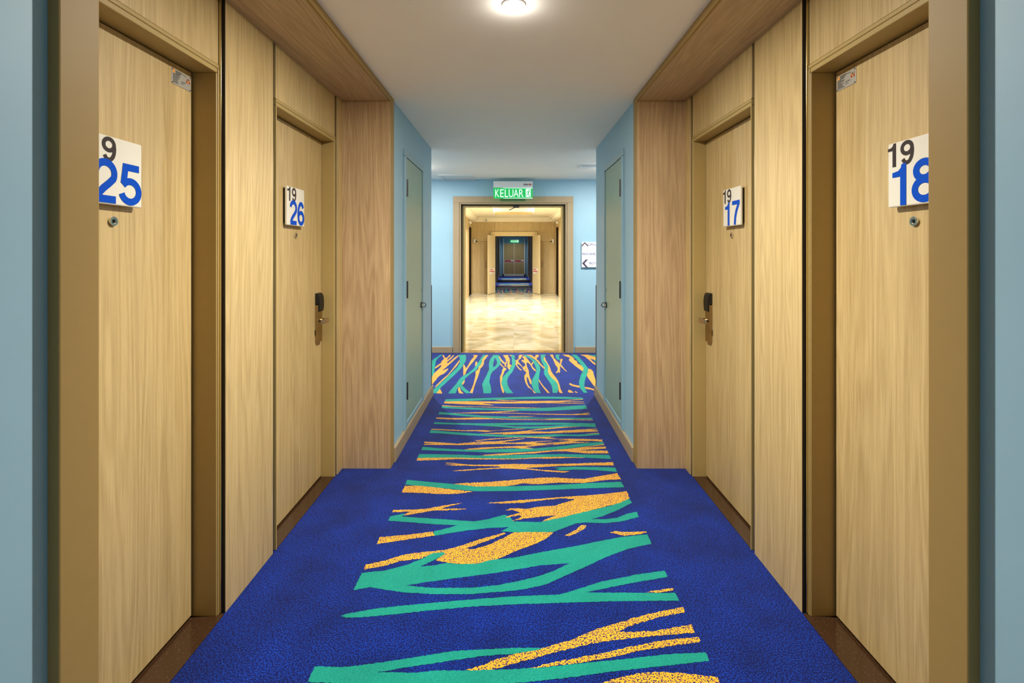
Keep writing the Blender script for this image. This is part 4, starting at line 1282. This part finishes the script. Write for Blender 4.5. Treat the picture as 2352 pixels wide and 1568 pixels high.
for sg in (-1, 1):
    t = SIDE[sg]
    wr = empty('lobby_wall_' + t, (sg * LXW, 12, 0), 'oak panelled lobby wall with dark lift opening, ' + t + ' side', 'wall', 'structure')
    yy = DF + 0.21
    while yy < 15.3:
        y2 = min(yy + 1.2, 15.42)
        B('oak_panel', 'oak_lobby', wr, sg * LXW, sg * (LXW + 0.1), yy + 0.002, y2 - 0.002, 0, 2.52, bevel=0.001)
        yy = y2
    B('oak_panel', 'oak_lobby', wr, sg * LXW, sg * (LXW + 0.1), 16.36, DL, 0, 2.52, bevel=0.001)
    B('oak_panel', 'oak_lobby', wr, sg * (LXW + 0.02), sg * (LXW + 0.1), 15.42, 16.36, 2.25, 2.52, bevel=0.001)
    B('lift_jamb', 'satin_metal', wr, sg * (LXW - 0.008), sg * (LXW + 0.06), 16.33, 16.37, 0, 2.27, bevel=0.002)
    B('lift_jamb', 'satin_metal', wr, sg * (LXW - 0.008), sg * (LXW + 0.06), 15.41, 15.45, 0, 2.27, bevel=0.002)
    B('lift_door', 'lift_black', wr, sg * (LXW + 0.012), sg * (LXW + 0.05), 15.44, 15.889, 0.005, 2.25)
    B('lift_door', 'lift_black', wr, sg * (LXW + 0.012), sg * (LXW + 0.05), 15.891, 16.34, 0.005, 2.25)
    root = empty('lift_indicator', (sg * LXW, 15.9, 2.36), 'small white lift arrival lamp over the dark lift on the ' + t, 'indicator lamp', group='lift arrival lamps')
    B('lamp_base', 'white_plastic', root, sg * (LXW + 0.02), sg * (LXW - 0.03), 15.82, 15.92, 2.35, 2.44, bevel=0.004)
    MB().tube((sg * (LXW - 0.03), 15.87, 2.395), (sg * (LXW - 0.05), 15.87, 2.395), 0.03, 0.02, 16).build('lamp_cap', 'white_gloss', root, smooth=True)
    # wall box with black tip beside the far doors
    root = empty('wall_sensor', (sg * 1.38, DL, 1.76), 'small white wall sensor with black tip, ' + t + ' of the far lobby doors', 'sensor', group='white lobby wall sensors')
    B('sensor_body', 'white_plastic', root, sg * 1.40, sg * 1.33, DL - 0.07, DL, 1.76, 1.88, bevel=0.006)
    MB().tube((sg * 1.33, DL - 0.04, 1.80), (sg * 1.28, DL - 0.05, 1.80), 0.026, 0.018, 14).build('sensor_tip', 'black', root, smooth=True)

root = empty('ceiling_camera', (-0.95, DL - 0.15, 2.5), 'tiny white camera on the far lobby cornice', 'camera')
B('camera_body', 'white_plastic', root, -0.99, -0.91, DL - 0.24, DL - 0.14, 2.50, 2.55, bevel=0.005)
MB().tube((-0.95, DL - 0.24, 2.52), (-0.95, DL - 0.26, 2.515), 0.014, 0.014, 12).build('camera_lens', 'black', root)

wr = empty('lobby_wall_far', (0, DL, 0), 'oak panelled end wall of the lobby around the far open doors', 'wall', 'structure')
for (a, c, z0, z1) in ((-1.45, -0.66, 0, 1.795), (0.67, 1.45, 0, 1.795), (-1.45, -0.66, 1.8, 2.5), (0.67, 1.45, 1.8, 2.5), (-0.655, 0.0, 2.0, 2.5), (0.004, 0.665, 2.0, 2.5)):
    B('oak_panel', 'oak_lobby', wr, a, c, DL, DL + 0.2, z0, z1, bevel=0.001)
B('backing', 'groove_black', wr, -3.7, -0.70, DL + 0.05, DL + 0.2, 0, 2.7)
B('backing', 'groove_black', wr, 0.71, 3.7, DL + 0.05, DL + 0.2, 0, 2.7)
wn = empty('lobby_wall_near', (0, DF + 0.2, 0), 'oak panelled lobby wall behind the doorway', 'wall', 'structure')
for (a, c, z0, z1) in ((-1.5, -0.805, 0, 2.7), (0.795, 1.5, 0, 2.7), (-0.80, 0.79, 2.16, 2.7)):
    B('oak_panel', 'oak_lobby', wn, a, c, DF + 0.2, DF + 0.215, z0, z1)

DOORN[0] += 1
fdr = empty('door_%d' % DOORN[0], (0, DL, 0), 'pair of cream doors swung open on the far side of the lobby', 'door', 'structure')
B('door_head', 'door_cream', fdr, -0.82, 0.83, DL - 0.03, DL + 0.02, 1.985, 2.145, bevel=0.003)
hm = MB()
hm.box(-0.83, 0.84, DL - 0.008, DL + 0.0, 2.145, 2.155)
hm.box(-0.83, -0.82, DL - 0.008, DL + 0.0, 1.985, 2.155)
hm.box(0.83, 0.84, DL - 0.008, DL + 0.0, 1.985, 2.155)
hm.build('head_shadow_line', 'groove_black', fdr)
jm = MB()
for sg in (-1, 1):
    jm.box(0.005 + sg * 0.66, 0.005 + sg * 0.645, DL - 0.01, DL + 0.2, 0, 1.99)
jm.box(-0.66, 0.67, DL - 0.01, DL + 0.2, 1.975, 1.99)
jm.build('door_frame', 'groove_black', fdr)
B('closer_body', 'hinge_metal', fdr, -0.05, 0.04, DL - 0.03, DL + 0.02, 1.955, 1.985, bevel=0.003)
for sg in (-1, 1):
    p = Vector((0.005 + sg * 0.648, DL - 0.02, 0.012))
    d = Vector((sg * 0.195, -0.55, 0))
    n = Vector((sg * 0.052, 0.020, 0))
    lfm = MB()
    lfm.prism([p, p + d, p + d + n, p + n], (0, 0, 1.99))
    leaf = lfm.build('door_leaf', 'door_cream', fdr, bevel=0.002)
    # red and white notice
    nu = d.normalized() * (-sg)            # reading direction, left to right
    face = Vector((-n.x, -n.y, 0)).normalized() * 0.0015
    o2 = (p + d * 0.92 if sg < 0 else p + d * 0.08) + face + Vector((0, 0, 0.672))
    if sg < 0:
        nu = -d.normalized()
    else:
        nu = d.normalized()
    st = MB()
    st.mesh2d([(0, 0), (0.46, 0), (0.46, 0.185), (0, 0.185)], [(0, 1, 2, 3)], o2, nu, (0, 0, 1))
    so = st.build('door_notice', 'sign_white', leaf, recalc=False, label='white notice with red lettering')
    st = MB()
    o3 = o2 + face * 0.5
    for (a, c, z0, z1) in ((0.03, 0.30, 0.13, 0.165), (0.03, 0.44, 0.062, 0.105), (0.26, 0.42, 0.02, 0.038)):
        x = a
        while x < c:
            q = random.uniform(0.02, 0.05)
            st.mesh2d([(x, z0), (min(c, x + q), z0), (min(c, x + q), z1), (x, z1)], [(0, 1, 2, 3)], o3, nu, (0, 0, 1))
            x += q + 0.006
    st.build('notice_print', 'print_red', leaf, recalc=False)
    B('door_pull', 'hinge_metal', leaf, 0.005 + sg * 0.95, 0.005 + sg * 0.965, DL - 0.46, DL - 0.44, 0.88, 1.12)

for k, yy in enumerate((12.4, 14.3)):  # unseen lamps added in the tray to brighten the lobby's far wall
    for sg in (-1, 1):
        downlight(sg * 0.3, yy, LZ + 0.19, P_LOBBY * 1.3, 'added unseen %s %s downlight up in the lobby ceiling tray' % (('first', 'second')[k], SIDE[sg]), group='added lobby tray downlights', tint=NEUTRAL)
for k, yy in enumerate((7.7, 9.3, 10.9, 12.4)):
    for sg in (-1, 1):
        downlight(sg * 0.92, yy, LZ, P_LOBBY * (0.45, 0.55, 0.8, 1.0)[k], '%s lobby downlight, row %s from the doorway' % (SIDE[sg], ('one', 'two', 'three', 'four')[k]), group='lobby downlights', tint=NEUTRAL)

# ---------------------------------------------------------------- end of the far corridor
we = B('wall_end', 'blue_paint', None, -1.4, 1.4, DEND + 0.02, DEND + 0.12, 0, CEIL, label='dim blue end wall of the corridor beyond the lobby', cat='wall', kind='structure')
DOORN[0] += 1
edr = empty('door_%d' % DOORN[0], (0, DEND, 0), 'closed pair of oak doors at the very end, white edging standing for lit walls', 'door', 'structure')
fm = MB()
for sg in (-1, 1):
    fm.box(0.02 + sg * 0.665, 0.02 + sg * 0.60, DEND - 0.06, DEND + 0.02, 0, 2.26)
fm.box(-0.645, 0.685, DEND - 0.06, DEND + 0.02, 0, 0.12)
fm.build('door_frame', 'end_white', edr, bevel=0.003)  # white edging paints the bright lit walls of the end space
for (a, c) in ((-0.575, 0.012), (0.034, 0.615)):
    leaf = B('door_leaf', 'oak', edr, a, c, DEND - 0.03, DEND + 0.02, 0.12, 1.95, bevel=0.002)
    B('door_notice', 'sign_white', leaf, a + 0.03, c - 0.01, DEND - 0.033, DEND - 0.03, 0.80, 0.98)
    pr = MB()
    pr.box(a + 0.04, a + 0.40, DEND - 0.035, DEND - 0.0335, 0.90, 0.965)
    pr.box(a + 0.04, c - 0.02, DEND - 0.035, DEND - 0.0335, 0.83, 0.885)
    pr.build('notice_print', 'print_red', leaf)
B('meeting_strip', 'end_white', edr, 0.012, 0.034, DEND - 0.035, DEND + 0.02, 0.12, 1.95)
